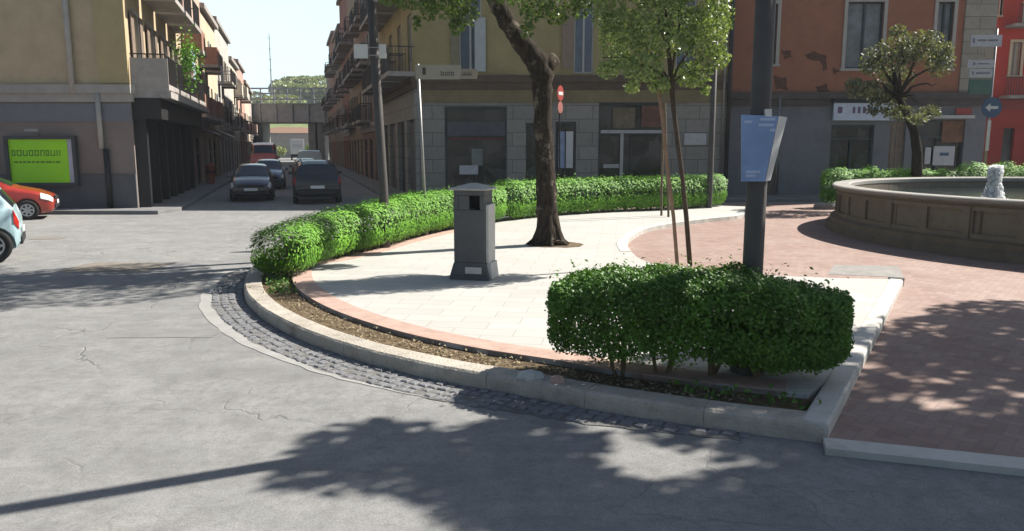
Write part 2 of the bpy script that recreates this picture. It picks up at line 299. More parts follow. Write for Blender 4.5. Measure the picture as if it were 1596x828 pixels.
def catmull(P,k=6):
    P=[Vector((p[0],p[1],0)) for p in P]; out=[]
    for i in range(len(P)-1):
        p0=P[max(i-1,0)];p1=P[i];p2=P[i+1];p3=P[min(i+2,len(P)-1)]
        for j in range(k):
            t=j/k; out.append(.5*((2*p1)+(p2-p0)*t+(2*p0-5*p1+4*p2-p3)*t*t+(3*p1-p0-3*p2+p3)*t**3))
    out.append(P[-1]); return out
def offset(P,d):      # to the left of travel
    out=[]
    for i,p in enumerate(P):
        t=(P[min(i+1,len(P)-1)]-P[max(i-1,0)]).normalized(); out.append(p+Vector((-t.y,t.x,0))*d)
    return out

# ------------------------------------------------------------------ ground
g=MB().sheet([(-500,-60),(500,-60),(500,700),(-500,700)],0.0); struct('ground',g,ASPH)
ZI=.155; ZP=.04
# island outer kerb line, from front right corner clockwise round the front and left
frontpx=[(1290,692),(1200,681),(1100,668),(1000,653),(900,636),(800,616),(700,598),(620,580),(550,561),(480,536),(430,512),(398,489),(381,466),(384,443),(402,424)]
line=[at(x,y,0) for x,y in frontpx]
# back side behind the hedge
hbase=[(478,432),(520,412),(565,398),(620,385),(700,362),(830,341),(960,331),(1060,327),(1128,322)]
hb=[at(x,y,ZI) for x,y in hbase]
hb_s=catmull(hb,6)
hc=offset(hb_s,.42); back=offset(hb_s,.95)
back=[p for p in back if p.y>line[-1].y+1.0]
outer=catmull(line+back[::5]+[back[-1]],5)
outer_top=[p for p in outer]
endp=outer[-1]
inner_k=offset(outer,-.30)
MB_k=MB(); inner_k=offset(outer,-.27); i=0
def lerpP(P,f):
    j=min(int(f),len(P)-2); return P[j].lerp(P[j+1],f-j)
cl=[0]
for q in range(len(outer)-1): cl.append(cl[-1]+(outer[q+1]-outer[q]).length)
pos=0.0; SN=cl[-1]
while pos<SN-.05:
    L_=rnd.uniform(.8,1.15); e=min(pos+L_,SN); fr=[float(np.interp(pos+.002+(e-pos-.004)*q/5,cl,range(len(cl)))) for q in range(6)]; h=rnd.uniform(-.002,.002)
    prof=[(0,-.05),(.004,ZI-.045),(.012,ZI-.02),(.035,ZI),(.25,ZI),(.265,ZI-.012),(.27,-.05)]; vs_=[]; j0=rnd.uniform(-.004,.004)
    for f in fr:
        a_,b_=lerpP(outer,f),lerpP(inner_k,f); dn=(b_-a_).normalized()
        for o_,z_ in prof: q_=a_+dn*(o_+j0); vs_.append((q_.x,q_.y,z_+(h if z_>0 else 0)+rnd.uniform(-.0015,.0015)))
    npf=len(prof); MB_k.add(vs_,[(k_*npf+j_,k_*npf+j_+1,(k_+1)*npf+j_+1,(k_+1)*npf+j_) for k_ in range(5) for j_ in range(npf-1)]+[tuple(range(npf)),tuple(range(6*npf-1,5*npf-1,-1))]); pos=e
struct('island_kerb',MB_k,KERB)
struct('kerb_bedding',MB().strip(offset(outer,-.02),offset(outer,-.25),-.05,ZI-.03),SOIL)
# kerb runs the other way round: right side
P0=at(1290,692,0); P1=at(1408,436,ZI)
rd=(P1-P0); rd.z=0; rd.normalize(); rn=Vector((-rd.y,rd.x,0))  # left of travel = into island
rk_a=[P0+rd*.0,P0+rd*(P1-P0).length]; rk_b=[p+rn*.2 for p in rk_a]
# inner edge pieces
nfront=5*14+1
inn=inner_k[:]; soil_in=offset(outer,-.72); brick_in=offset(outer,-1.03)
# pale paving polygon: outer loop inset + plaza boundary
plz=[at(x,y,ZI) for x,y in [(1368,434),(1280,432),(1100,424),(1010,408),(984,392),(977,380),(984,368),(1010,355),(1060,346),(1110,340),(1158,334),(1175,322)]]
def nseg(P,d): return P
pav=[p for p in soil_in if (p-outer[0]).length>0]
# front strip ends near the right kerb
ncut=0
poly=[(p.x,p.y) for p in soil_in[2:]]+[(endp.x+.1,endp.y-.1)]+[(p.x,p.y) for p in reversed(catmull(plz,4))]
pr=P0+rd*1.1+rn*.19; poly+= [((P1+rn*.19).x,(P1+rn*.19).y),(pr.x,pr.y)]
mb=MB(); mb.prism(poly,-.05,ZI-.006); struct('pavement',mb,PAVE)
bk=MB().strip(soil_in[4:92],brick_in[4:92],-.05,ZI+.004); struct('brick_edging',bk,EDGEB)
sl_=MB()
so_=offset(outer,-.255)
sl_.strip(so_[1:],[p for p in offset(outer,-.74)][1:],-.05,ZI-.05); struct('soil_bed',sl_,SOIL)
# the wider planting bed under the front hedge
hbp=[at(905,575,ZI),at(1010,566,ZI),at(1150,575,ZI),at(1262,590,ZI)]
kr=rk_b
mb=MB().strip(rk_a,rk_b,-.05,ZI+.004); struct('white_kerb',mb,KERBW,bevel=.02)
c0=at(1225,640,ZI)
# plaza boundary kerb (white upper one facing the camera)
pc=catmull(plz[4:],5); po=offset(pc,.22)
struct('plaza_kerb',MB().strip(pc,po,-.05,ZI+.004),KERBW,bevel=.015)
# plaza sheet
Pf0=at(1283,684,ZP); Pf1=at(1596,716,ZP); fd=(Pf1-Pf0).normalized()
far=60
pl=[(Pf0.x,Pf0.y),((Pf0+fd*26).x,(Pf0+fd*26).y),(34,14),(34,29.4),(2.5,29.4),(1.5,18),(2.0,12),(P0.x-.2,P0.y+1.0)]
struct('plaza',MB().prism(pl,-.05,ZP),BRICKP)
a=[Pf0-Vector((0,.0,0)),Pf0+fd*26]; bb=[p+Vector((fd.y,-fd.x,0))*.22 for p in a]
struct('threshold_kerb',MB().strip(a,bb,-.05,ZP+.012),KERBW)
q=[at(1300,413,ZP),at(1400,415,ZP),at(1409,433,ZP),at(1290,428,ZP)]
struct('grey_slab',MB().prism([(p.x,p.y) for p in q],0,ZP+.004),M('grey_slab_stone',(.2,.19,.175),.8,.2,4,.3,40))
# cobbled gutter and pale margin
n1=75
jit=lambda P,a: [p+Vector((math.sin(i*1.7)*a+math.sin(i*.63)*a,math.cos(i*2.3)*a,0)) for i,p in enumerate(P)]
gw=[.10+.34*min(1,max(0,(i-4)/22)) for i in range(len(outer))]
g_out=jit([a_+(b_-a_)*gw[i] for i,(a_,b_) in enumerate(zip(outer,offset(outer,1.0)))],.02)[7:n1]; g_in=outer[7:n1]; m_out=jit([a_+(b_-a_)*(gw[i]+.17*min(1,max(0,(i-28)/25))) for i,(a_,b_) in enumerate(zip(outer,offset(outer,1.0)))],.012)[28:n1]; g_m=g_out[21:]
struct('gutter_bed',MB().strip(g_out,g_in,-.05,.006),M('gutter_mortar',(.125,.122,.115),.95,.3,12,.8,60))
cm=MB(); rc_=random.Random(4)
pos=cl[7]
while pos<cl[n1]-.1:
    f=float(np.interp(pos,cl,range(len(cl)))); p=lerpP(outer,f); p2=lerpP(outer,min(f+.05,len(outer)-1.001)); t_=(p2-p).normalized(); nn=Vector((-t_.y,t_.x,0)); wdt=float(np.interp(f,range(len(gw)),gw)); a_=.065
    while a_<wdt-.03:
        if rc_.random()<.9:
            c_=p+nn*(a_+rc_.uniform(-.01,.01))+t_*rc_.uniform(-.015,.015); hx,hy=rc_.uniform(.038,.05),rc_.uniform(.038,.052); z=.004+rc_.uniform(.002,.013); ro=rc_.uniform(-.25,.25); t2=t_*math.cos(ro)+nn*math.sin(ro); n2=nn*math.cos(ro)-t_*math.sin(ro)
            v=[]
            for zz_,k_ in ((0.0,1.05),(z,.98),(z+.006,.72)):
                for sx,sy in ((-1,-1),(1,-1),(1,1),(-1,1)): q=c_+t2*hx*sx*k_+n2*hy*sy*k_; v.append((q.x,q.y,zz_+rc_.uniform(-.002,.002)))
            cm.add(v,[(8,9,10,11)]+[(j*4+k,j*4+(k+1)%4,(j+1)*4+(k+1)%4,(j+1)*4+k) for j in range(2) for k in range(4)])
        a_+=.108
    pos+=.11
struct('cobble_gutter',cm,SETT)
struct('concrete_margin',MB().strip(m_out,g_m,-.05,.005),CONC)
def patchpoly(cx,cy,rx,ry):
    cs=[(-1,-1),(1,-.9),(1.05,1),(-.9,1.05)]; o=[]
    for i in range(4):
        a,b=cs[i],cs[(i+1)%4]
        for q in range(6): t=q/6; o.append((cx+rx*(a[0]+(b[0]-a[0])*t+rnd.uniform(-.04,.04)),cy+ry*(a[1]+(b[1]-a[1])*t+rnd.uniform(-.06,.06))))
    return o
def blob(cx,cy,rx,ry,n=18,j=.12): return [(cx+rx*math.cos(2*math.pi*i/n)*(1+rnd.uniform(-j,j)),cy+ry*math.sin(2*math.pi*i/n)*(1+rnd.uniform(-j,j))) for i in range(n)]
for px,py,rx,ry,mt in [(260,520,.6,.22,PATCH),(180,417,.8,.55,PATCHB),(75,372,.35,.2,PATCHB)]:
    p=at(px,py); struct('road_patch',MB().sheet(patchpoly(p.x,p.y,rx,ry),.004),mt)
# ------------------------------------------------------------------ street frame
SA=math.atan(-(798-455)*math.cos(PITCH)/F); U=Vector((math.sin(SA),math.cos(SA),0)); NR=Vector((U.y,-U.x,0))
def st(lat,d,z=0): return U*d+NR*lat+Vector((0,0,z))
# ------------------------------------------------------------------ buildings
def facade(mb,A,t,n,W,z0,z1,ops,rec=.22):
    xs=sorted({0,W,*[min(max(o[0],0),W) for o in ops],*[min(max(o[1],0),W) for o in ops]}); zs=sorted({z0,z1,*[o[2] for o in ops if z0<=o[2]<=z1],*[o[3] for o in ops if z0<=o[3]<=z1]})
    P=lambda a,z,d=0:(A[0]+t[0]*a+n[0]*d,A[1]+t[1]*a+n[1]*d,z)
    for i in range(len(xs)-1):
        for j in range(len(zs)-1):
            cx=(xs[i]+xs[i+1])/2; cz=(zs[j]+zs[j+1])/2
            if any(o[0]<cx<o[1] and o[2]<cz<o[3] for o in ops): continue
            mb.add([P(xs[i],zs[j]),P(xs[i+1],zs[j]),P(xs[i+1],zs[j+1]),P(xs[i],zs[j+1])],[(0,1,2,3)])
    for o in ops:
        if o[2]<z0-.01 or o[3]>z1+.01: continue
        a,b,c,d=o[:4]
        mb.add([P(a,c),P(a,c,-rec),P(a,d,-rec),P(a,d)],[(0,1,2,3)]); mb.add([P(b,c),P(b,d),P(b,d,-rec),P(b,c,-rec)],[(0,1,2,3)])
        mb.add([P(a,d),P(a,d,-rec),P(b,d,-rec),P(b,d)],[(0,1,2,3)]); mb.add([P(a,c),P(b,c),P(b,c,-rec),P(a,c,-rec)],[(0,1,2,3)])
def fill_opening(root,A,t,n,o,st_):
    a,b,c,d=o[:4]; kind=o[4]; X=lambda *k: MB().fbox(A,t,n,*k)
    if kind in('win','bal'):
        fm=st_.get('fm',FRD); pane=st_.get('pane',GLASS)
        f=MB(); w_=.06; mid=(a+b)/2
        for q in ((a,a+w_),(b-w_,b),(mid-.04,mid+.04)): f.fbox(A,t,n,q[0],q[1],-.17,-.10,c,d)
        f.fbox(A,t,n,a+w_,mid-.04,-.168,-.102,d-w_,d); f.fbox(A,t,n,mid+.04,b-w_,-.168,-.102,d-w_,d); f.fbox(A,t,n,a+w_,mid-.04,-.168,-.102,c,c+(.5 if kind=='bal' else w_)); f.fbox(A,t,n,mid+.04,b-w_,-.168,-.102,c,c+(.5 if kind=='bal' else w_))
        W_=f.build('window',fm,root)
        X(a,b,-.20,-.175,c,d).build('pane',pane,W_)
        if st_.get('sur'):
            s_=MB(); k=.14; s_.fbox(A,t,n,a-k,a,-.03,.05,c,d); s_.fbox(A,t,n,b,b+k,-.03,.05,c,d); s_.fbox(A,t,n,a-k,b+k,-.03,.06,d,d+k); s_.fbox(A,t,n,a-k-.04,b+k+.04,-.03,.1,c-.1,c)
            s_.build('surround',st_['sur'],W_)
        if st_.get('shut') and rnd.random()<st_.get('pshut',.6):
            wd=(b-a)/2; d0_,d1_=(.03,.07) if not st_.get('sur') else (.065,.1); X(a-wd,a-.02,d0_,d1_,c,d).build('shutter',st_['shut'],W_); X(b+.02,b+wd,d0_,d1_,c,d).build('shutter',st_['shut'],W_)
        if kind=='bal' or (len(o)>5 and o[5]):
            e=o[5] if len(o)>5 and o[5] else .6; dp=o[6] if len(o)>6 else .95
            B=X(a-e,b+e,.0,dp,c-.2,c-.02).build('balcony',SLAB,root)
            r=MB(); z=c-.02; s0,s1=a-e+.04,b+e-.04
            if st_.get('solid'): 
                r.fbox(A,t,n,s0,s1,dp-.08,dp-.03,z,z+1.0); r.fbox(A,t,n,s0-.0,s0+.04,.0,dp-.08,z,z+1.0); r.fbox(A,t,n,s1-.04,s1,.0,dp-.08,z,z+1.0); r.build('railing',st_['solid'],B)
            else:
                r.fbox(A,t,n,s0,s1,dp-.08,dp-.04,z+.96,z+1.0); 
                for e0 in (s0,s1-.04): r.fbox(A,t,n,e0,e0+.04,.0,dp-.08,z+.96,z+1.0)
                k=s0
                while k<s1: r.fbox(A,t,n,k,k+.018,dp-.07,dp-.05,z,z+.96); k+=st_.get('bar',.13)
                k=.1
                while k<dp-.1:
                    for e0 in (s0,s1-.02): r.fbox(A,t,n,e0,e0+.02,k,k+.018,z,z+.96)
                    k+=st_.get('bar',.13)
                r.build('railing',RAIL,B)
    elif kind=='shop':
        f=MB(); k=.07; f.fbox(A,t,n,a,a+k,-.19,-.08,c,d); f.fbox(A,t,n,b-k,b,-.19,-.08,c,d); f.fbox(A,t,n,a+k,b-k,-.188,-.082,d-.1,d); f.fbox(A,t,n,a+k,b-k,-.186,-.08,c+(d-c)*.66,c+(d-c)*.66+.09)
        m=(a+b)/2; f.fbox(A,t,n,m-.03,m+.03,-.185,-.083,c,c+(d-c)*.66)
        S=f.build('shop_window',st_.get('sfm',FRD),root); X(a,b,-.215,-.195,c,d).build('pane',SHOP,S)
        if len(o)>5 and o[5]=='sign': X(a+.05,b-.05,-.06,.03,d-.75,d-.15).build('sign_board',o[6],S)
    elif kind=='roll':
        m=MB(); z=c
        while z<d-.02: m.fbox(A,t,n,a,b,-.2,-.14-.02*(int(z*10)%2),z,min(z+.1,d)); z+=.1
        m.build('roller_shutter',st_.get('roll',ROLL),root)
    elif kind=='door':
        m=MB(); mid=(a+b)/2; m.fbox(A,t,n,a,mid-.01,-.2,-.14,c,d); m.fbox(A,t,n,mid+.01,b,-.2,-.14,c,d)
        for (p,q) in ((a+.12,mid-.12),(mid+.12,b-.12)):
            m.fbox(A,t,n,p,q,-.14,-.12,c+.2,c+1.0); m.fbox(A,t,n,p,q,-.14,-.12,c+1.15,d-.2)
        m.build('door',st_.get('door',SHUT),root)
    elif kind=='dark':
        X(a,b,-.215,-.18,c,d).build('shop_window',SHOP,root)
def building(name,label,fp,H,zg,edges,mats,group=None,cornice=.35,belt=True):
    """fp: ccw footprint; edges: {index:[openings]}; zg: height of the ground-floor zone"""
    fp=[Vector((p[0],p[1],0)) for p in fp]; root=thing(name,label,'building',(fp[0].x,fp[0].y,0),group)
    wu=MB(); wg=MB(); n_=len(fp); be=MB()
    for i in range(n_):
        A=fp[i];B=fp[(i+1)%n_]; t=(B-A); W=t.length; t.normalize(); n=Vector((t.y,-t.x,0)); ops=edges.get(i,[])
        facade(wu,A,t,n,W,zg,H,[o for o in ops if o[2]>=zg-.01]); facade(wg,A,t,n,W,0,zg,[o for o in ops if o[2]<zg-.01])
        for o in ops: fill_opening(root,A,t,n,o,mats)
        if belt and i in edges: be.fbox(A,t,n,-.08,W+.08,.003,.16,zg-.12,zg+.16); be.fbox(A,t,n,-.08,W+.08,.003,.09,zg-.4,zg-.12)
    wu.build('wall',mats['wall'],root); wg.build('ground_floor_wall',mats['gwall'],root)
    if belt and be.v: be.build('string_course',mats.get('belt',SLAB),root)
    c=sum(fp,Vector((0,0,0)))/n_; big=[c+(p-c)*(1+cornice/max(1,(p-c).length)) for p in fp]
    MB().prism([(p.x,p.y) for p in big],H,H+.3).build('cornice',mats.get('belt',SLAB),root)
    top=MB(); k=len(big); ap=[c+(p-c)*.25 for p in big]; top.add([(p.x,p.y,H+.3) for p in big]+[(p.x,p.y,H+1.5) for p in ap],[(i,(i+1)%k,k+(i+1)%k,k+i) for i in range(k)]+[tuple(range(k,2*k))]); top.build('roof',ROOFM,root)
    return root
def wallm(name,col,st=None,amt=.5,sc_=.8): return M(name,col,.9,.13,1.5,.15,20,stain=st or tuple(c*.55 for c in col),sscale=sc_,samt=amt)

# --- left corner building
YL=at(200,330,0).y
LC=st(-5.1,0); 
dC=(YL+.0 - (NR*-5.1).y)/U.y; cornL=st(-5.1,dC)
ZC=CAMH+(HOR-143)*YL/F
def zat(py,Y): return atd(798,py,Y).z
def xat(px,py,Y): return atd(px,py,Y).x
pL0=(cornL.x-22,YL); l0len=13.0; pf=st(-5.1,dC+l0len)
ochre=wallm('ochre_wall',(.40,.315,.20),(.33,.24,.16),.5,.5)
mats=dict(wall=ochre,gwall=M('grey_band_wall',(.20,.165,.145),.9,.12,1.2,.15,20,stain=(.19,.135,.11),sscale=.5,samt=.8),sur=FRW,shut=SHUT,pshut=.8,belt=M('pale_belt',(.30,.28,.25),.85,.12,3),fm=FRG)
sideops=[]
zb=ZC+.25
for k in range(4):
    s0=1.05+k*3.1
    sideops.append((s0,s0+1.1,zb,zb+2.4,'bal',.75,1.15)); 
    sideops.append((s0,s0+1.1,zb+3.4,zb+5.8,'bal',.75,1.15))
for k in range(6): sideops.append((.5+k*2.05,2.0+k*2.05,.0,3.1,'dark' if k%3 else 'roll'))
LB=building('corner_building','ochre corner building with green billboard on its grey ground floor, left edge',[pL0,(cornL.x,YL),(pf.x,pf.y),(pf.x-20,pf.y+4)],12.5,ZC,{0:[],1:sideops},mats)
A=Vector((pL0[0],pL0[1],0)); t=Vector((1,0,0)); n=Vector((0,-1,0)); s_of=lambda x: x-A.x
MB().fbox(A,t,n,0,22.0,.004,.06,0,zat(272,YL)).build('plinth',M('plinth_grey',(.085,.088,.095),.85,.15,2,.2,20,stain=(.05,.05,.05),sscale=1),LB)
MB().fbox(A,t,n,0,22.0,.004,.03,zat(190,YL),ZC-.45).build('grey_band',M('band_grey',(.15,.155,.17),.85,.1,2,.2,20),LB)
MB().fbox(A,t,n,s_of(xat(150,60,YL)),22.0,.002,.05,ZC+.2,12.4).build('corner_pilaster',M('yellow_pilaster',(.35,.28,.14),.85,.1,2),LB)
# street-side overhang: deep balcony slab with end parapet, black pillars below
A1=Vector((cornL.x,YL,0)); t1=U.copy(); n1_=NR.copy()
bl=MB().fbox(A1,t1,n1_,.05,12.9,0,1.25,ZC-.25,ZC-.03).build('canopy_slab',SLAB,LB)
MB().fbox(A1,t1,n1_,.05,.10,.05,1.2,ZC-.03,ZC+1.05).build('parapet_panel',M('parapet',(.30,.27,.235),.8,.15,4,stain=(.12,.11,.1)),bl)
for k in range(7): MB().fbox(A1,t1,n1_,.35+k*2.05-.16,.35+k*2.05+.16,.004,.38,0,ZC-.25).build('pillar',PILLAR,LB)
MB().fbox(A1,t1,n1_,.1,12.6,.005,.9,ZC-.95,ZC-.26).build('awning_box',PILLAR,LB)
# drainpipes
for px,py0,py1,mt,r in [(108,-60,146,FRW,.09),(158,146,232,FRW,.08),(172,232,331,METAL_D,.09)]:
    x=xat(px,(py0+py1)/2,YL); MB().tube([(x,YL-.13,zat(py1,YL)),(x,YL-.13,zat(py0,YL))],r,10).build('drainpipe',mt,LB,smooth=True)
# billboard
yb=YL-.12; x0,x1=xat(12,250,yb),xat(122,250,yb); z0,z1=zat(290,yb),zat(212,yb)
B=thing('billboard','bright green billboard in dark frame on ochre corner building wall','billboard',((x0+x1)/2,yb,z0))
fr=MB(); k=.11
fr.box(x0,x0+k,yb-.14,yb+.02,z0,z1); fr.box(x1-k,x1,yb-.14,yb+.02,z0,z1); fr.box(x0+k,x1-k,yb-.139,yb+.02,z0,z0+k); fr.box(x0+k,x1-k,yb-.139,yb+.02,z1-k,z1); fr.box(x0+k,x1-k,yb-.01,yb+.02,z0+k,z1-k); fr.build('frame',BILLF,B)
MB().box(x0+k,x1-.30,yb-.06,yb-.02,z0+k,z1-k).build('poster',BILLG,B); MB().box(x1-.29,x1-k,yb-.061,yb-.02,z0+k,z1-k).build('side_strip',BILLW,B)
tx=MB(); x=x0+.2; zm=z0+(z1-z0)*.60
while x<x1-.55:
    wd=rnd.uniform(.10,.17); hh=.2
    tx.box(x,x+.035,yb-.068,yb-.06,zm,zm+hh)
    if rnd.random()<.8: tx.box(x+.036,x+wd-.036,yb-.068,yb-.06,zm+hh-.04,zm+hh)
    if rnd.random()<.7: tx.box(x+.036,x+wd-.036,yb-.068,yb-.06,zm,zm+.04)
    tx.box(x+wd-.035,x+wd,yb-.068,yb-.06,zm,zm+hh); x+=wd+.045
x=x0+.25
while x<x1-.6:
    wd=rnd.uniform(.05,.2); tx.box(x,x+wd,yb-.068,yb-.06,zm-.23,zm-.17); x+=wd+.04
tx.build('lettering',BILLD,B)
lm=MB(); xm=(x0+x1)/2; lm.tube([(xm,yb,z1),(xm,yb-.25,z1+.2),(xm,yb-.4,z1+.2)],.025,8); lm.box(xm-.22,xm+.22,yb-.5,yb-.38,z1+.14,z1+.22); lm.build('lamp',METAL_G,B)

# --- left row
cols=[(.42,.30,.24),(.46,.38,.27),(.38,.36,.33),(.48,.43,.35),(.40,.25,.20),(.44,.37,.30),(.36,.31,.28),(.46,.40,.30)]
lens=[11,9,13,10,12,9,8]; d=dC+l0len+.03; hs=[11.6,10.6,11.2,9.8,10.6,9.5,9.2]
names_l=['pinkish street building with brown parapets beside the ochre corner building','beige street building second in the sunlit left row','grey street building third in the sunlit left row','cream street building fourth in the sunlit left row','brick pink street building fifth in the sunlit left row','tan street building sixth in the sunlit left row','last grey brown building of the left row before the bridge']
def rowops(W,H,zg,far):
    ops=[]; n=max(2,int(W/3.0)); sp=W/n; z=zg+.35
    lv=0
    while z+2.5<H:
        for i in range(n):
            c=sp*(i+.5); 
            if rnd.random()<.62: ops.append((c-.5,c+.5,z,z+2.2,'bal',min(sp/2-.6,rnd.choice([.45,.8])),rnd.choice([.8,1.0,1.1])))
            else: ops.append((c-.5,c+.5,z+.6,z+2.1,'win'))
        z+=3.15; lv+=1
    for i in range(n):
        c=sp*(i+.5); q=rnd.random()
        ops.append((c-.9,c+.9,0,2.7,'roll' if q<.45 else ('door' if q<.65 else 'shop')))
    return ops
for i,(Lg,H) in enumerate(zip(lens,hs)):
    c=cols[i]; a_,b_=st(-5.1,d),st(-5.1,d+Lg); mt=wallm('left_wall_%d'%i,c,None,.55,.7)
    sol=[M('brown_parapet',(.25,.13,.09),.8,.15,4),None,None,M('cream_parapet',(.45,.42,.36),.8,.15,4),None,M('pink_parapet',(.4,.3,.25),.8,.15,4),None][i]
    m_=dict(wall=mt,gwall=wallm('left_gwall_%d'%i,tuple(x*.75 for x in c)),shut=[SHUT,SHUTG][i%2],pshut=.7,bar=.13 if i<3 else .25)
    if sol: m_['solid']=sol
    p3,p2=st(-17,d),st(-17,d+Lg)
    building('street_building',names_l[i],[a_,b_,p2,p3],H,3.5,{0:rowops(Lg,H,3.5,i>3)},m_,'buildings along the left side of the street',belt=(i%2==0)); d+=Lg+.03
dEndL=d
# --- right tan corner building
YR=at(650,311,0).y; dR=(YR-(NR*4.9).y)/U.y; cR=st(4.9,dR); xR1=xat(1131,200,YR)
ZR=zat(124,YR); SR=lambda px,py=200: xat(px,py,YR)-cR.x
tan=wallm('tan_wall',(.27,.225,.11),(.18,.14,.075),.45,.7)
mats=dict(wall=tan,gwall=STONEW,sur=None,fm=FRG,pane=GLASSB,belt=M('brown_belt',(.085,.06,.04),.85,.2,3),sfm=FRD)
ops=[(SR(693),SR(790),0,zat(166,YR),'shop'),(SR(820),SR(845),0,zat(192,YR),'dark'),(SR(866),SR(898),.0,zat(190,YR),'shop'),(SR(933),SR(1037),0,zat(160,YR),'shop'),
     (SR(717),SR(751),ZR+.3,zat(-5,YR),'win'),(SR(893),SR(923),ZR+.25,zat(-5,YR),'win'),(SR(1050),SR(1080),ZR+.3,zat(-5,YR),'win')]
ops+=[(o[0],o[1],o[2]+3.5,o[3]+3.5,'win') for o in ops[-3:]]
sz=[]
for k in range(4):
    sz.append((1.2+3.2*k,3.6+3.2*k,0,3.3,'roll' if k%2 else 'dark')); c=2.4+3.2*k
    for z in (ZR+.3,ZR+3.7): sz.append((c-.55,c+.55,z,z+2.4,'bal',.8,1.1))
far_=st(4.9,dR+13)
TB=building('corner_building','tan corner building with dark shop windows across from the litter bin',[far_,(cR.x,YR),(xR1,YR),(xR1,YR+11),(far_.x+8,far_.y+4)],12.2,ZR,{0:sz,1:ops},mats)
A=Vector((cR.x,YR,0)); t=Vector((1,0,0)); n=Vector((0,-1,0)); W=xR1-cR.x
MB().fbox(A,t,n,.3,W,.003,.05,zat(160,YR),ZR-.41).build('fascia',M('fascia_tan',(.17,.135,.07),.85,.15,2,stain=(.09,.06,.04)),TB)
def trim(px0,px1,py0,py1,nm,mt,o=.07,root=TB,Y=None,dd=.05):
    Y=Y or YR; return MB().box(xat(px0,(py0+py1)/2,Y),xat(px1,(py0+py1)/2,Y),Y-o-dd,Y-o,zat(py1,Y),zat(py0,Y)).build(nm,mt,root)
trim(740,757,28,112,'shutter',M('pale_blue_shutter',(.33,.36,.36),.6,.1,5)); trim(876,893,28,108,'shutter',M('tan_shutter',(.2,.15,.11),.7,.15,5)); trim(703,716,28,112,'shutter',M('olive_shutter',(.16,.15,.09),.7,.15,5))
trim(870,880,205,262,'poster',M('poster_blue',(.20,.26,.40),.5,.3,3),.02); trim(882,893,205,262,'poster',WHITEP,.02)
trim(1066,1100,208,226,'sign_board',GREYP,.04); trim(716,745,258,272,'poster',GREYP,-.1); trim(735,752,232,258,'poster',M('poster_teal',(.16,.18,.17),.6,.3,3),-.1)
trim(700,786,214,218,'red_trim',M('red_trim',(.10,.03,.03),.7,.2,5),-.08)
trim(697,788,190,212,'sign_board',M('dull_sign',(.06,.062,.075),.6,.3,2),-.08,dd=.08)
trim(936,1035,203,208,'sign_bar',FRG,.0); trim(966,971,208,290,'sign_bar',FRG,-.02); trim(940,965,256,262,'sign_bar',FRG,-.0); trim(955,990,168,200,'poster',M('poster_tan',(.13,.10,.06),.7,.4,3),-.08); trim(1000,1035,165,198,'poster',M('poster_rust',(.13,.06,.04),.7,.4,3),-.08)
x=xat(1137,100,YR); MB().tube([(x,YR-.14,.0),(x,YR-.14,11.8)],.09,10).build('drainpipe',METAL_D,TB,smooth=True)
x=xat(1129,100,YR); MB().tube([(x,YR-.12,.0),(x,YR-.12,11.8)],.05,10).build('drainpipe',METAL_G,TB,smooth=True)
# string-blue notice on first-floor level street sign
# --- orange building
YO=YR+.9; xO0=xR1+.02; xO1=xat(1536,200,YO); ZO=zat(150,YO); SO=lambda px,py=100: xat(px,py,YO)-xO0
orange=wallm('orange_wall',(.26,.11,.065),(.18,.075,.05),.5,.9)
mats=dict(wall=orange,gwall=M('slate_wall',(.14,.145,.16),.85,.12,1.2,.15,15,stain=(.07,.072,.08),sscale=.7),sur=FRW,fm=FRD,pane=CURT,belt=M('dark_belt',(.07,.06,.055),.85,.2,3),sfm=FRD)
ops=[(SO(1186),SO(1208),zat(100,YO),zat(6,YO),'win'),(SO(1316),SO(1372),zat(107,YO),zat(3,YO),'win'),(SO(1455),SO(1480),zat(107,YO),zat(3,YO),'win'),
     (SO(1302),SO(1370),zat(263,YO),zat(195,YO),'shop'),(SO(1432),SO(1513),zat(270,YO),zat(187,YO),'shop'),(SO(1395),SO(1420),0.02,zat(190,YO),'door'),(SO(1205),SO(1222),.02,zat(252,YO),'door')]
ops+=[(o[0],o[1],o[2]+3.8,o[3]+3.8,'win') for o in ops[:3]]
OB=building('orange_building','peeling orange building with grey ground floor behind the fountain',[(xO0,YO),(xO1,YO),(xO1,YO+11),(xO0,YO+11)],11.6,ZO,{0:ops},mats)
MB().box(xat(1497,100,YO),xO1+.02,YO-.07,YO-.002,ZO+.17,11.55).build('quoin_pilaster',QUOIN,OB)
def tr(px0,px1,py0,py1,nm,mt,o=.05,dd=.05): return trim(px0,px1,py0,py1,nm,mt,o,OB,YO,dd)
for pts in [[(1250,86),(1268,80),(1288,88),(1290,108),(1282,112),(1278,96),(1262,92)],[(1218,78),(1232,80),(1236,90),(1222,92)],[(1272,136),(1288,130),(1292,142),(1276,144)],[(1296,104),(1308,112),(1300,118)],[(1206,118),(1226,122),(1228,140),(1208,138)]]:
    m=MB(); v=[]
    for k in range(len(pts)):
        x_,y_=pts[k]; nx,ny=pts[(k+1)%len(pts)]
        for f_ in (0,.33,.66): v.append((xat(x_+(nx-x_)*f_+rnd.uniform(-1.6,1.6),y_,YO),zat(y_+(ny-y_)*f_+rnd.uniform(-1.6,1.6),YO)))
    k=len(v); m.add([(p[0],YO-.004,p[1]) for p in v]+[(p[0],YO-.012,p[1]) for p in v],[tuple(range(k)),tuple(range(k,2*k))]+[(i,(i+1)%k,k+(i+1)%k,k+i) for i in range(k)])
    m.build('plaster_patch',M('bare_plaster',(.095,.045,.032),.95,.3,6),OB)
sg=tr(1297,1390,161,188,'sign_board',M('shop_sign',(.45,.5,.6),.5,.12,3),.06,.12); 
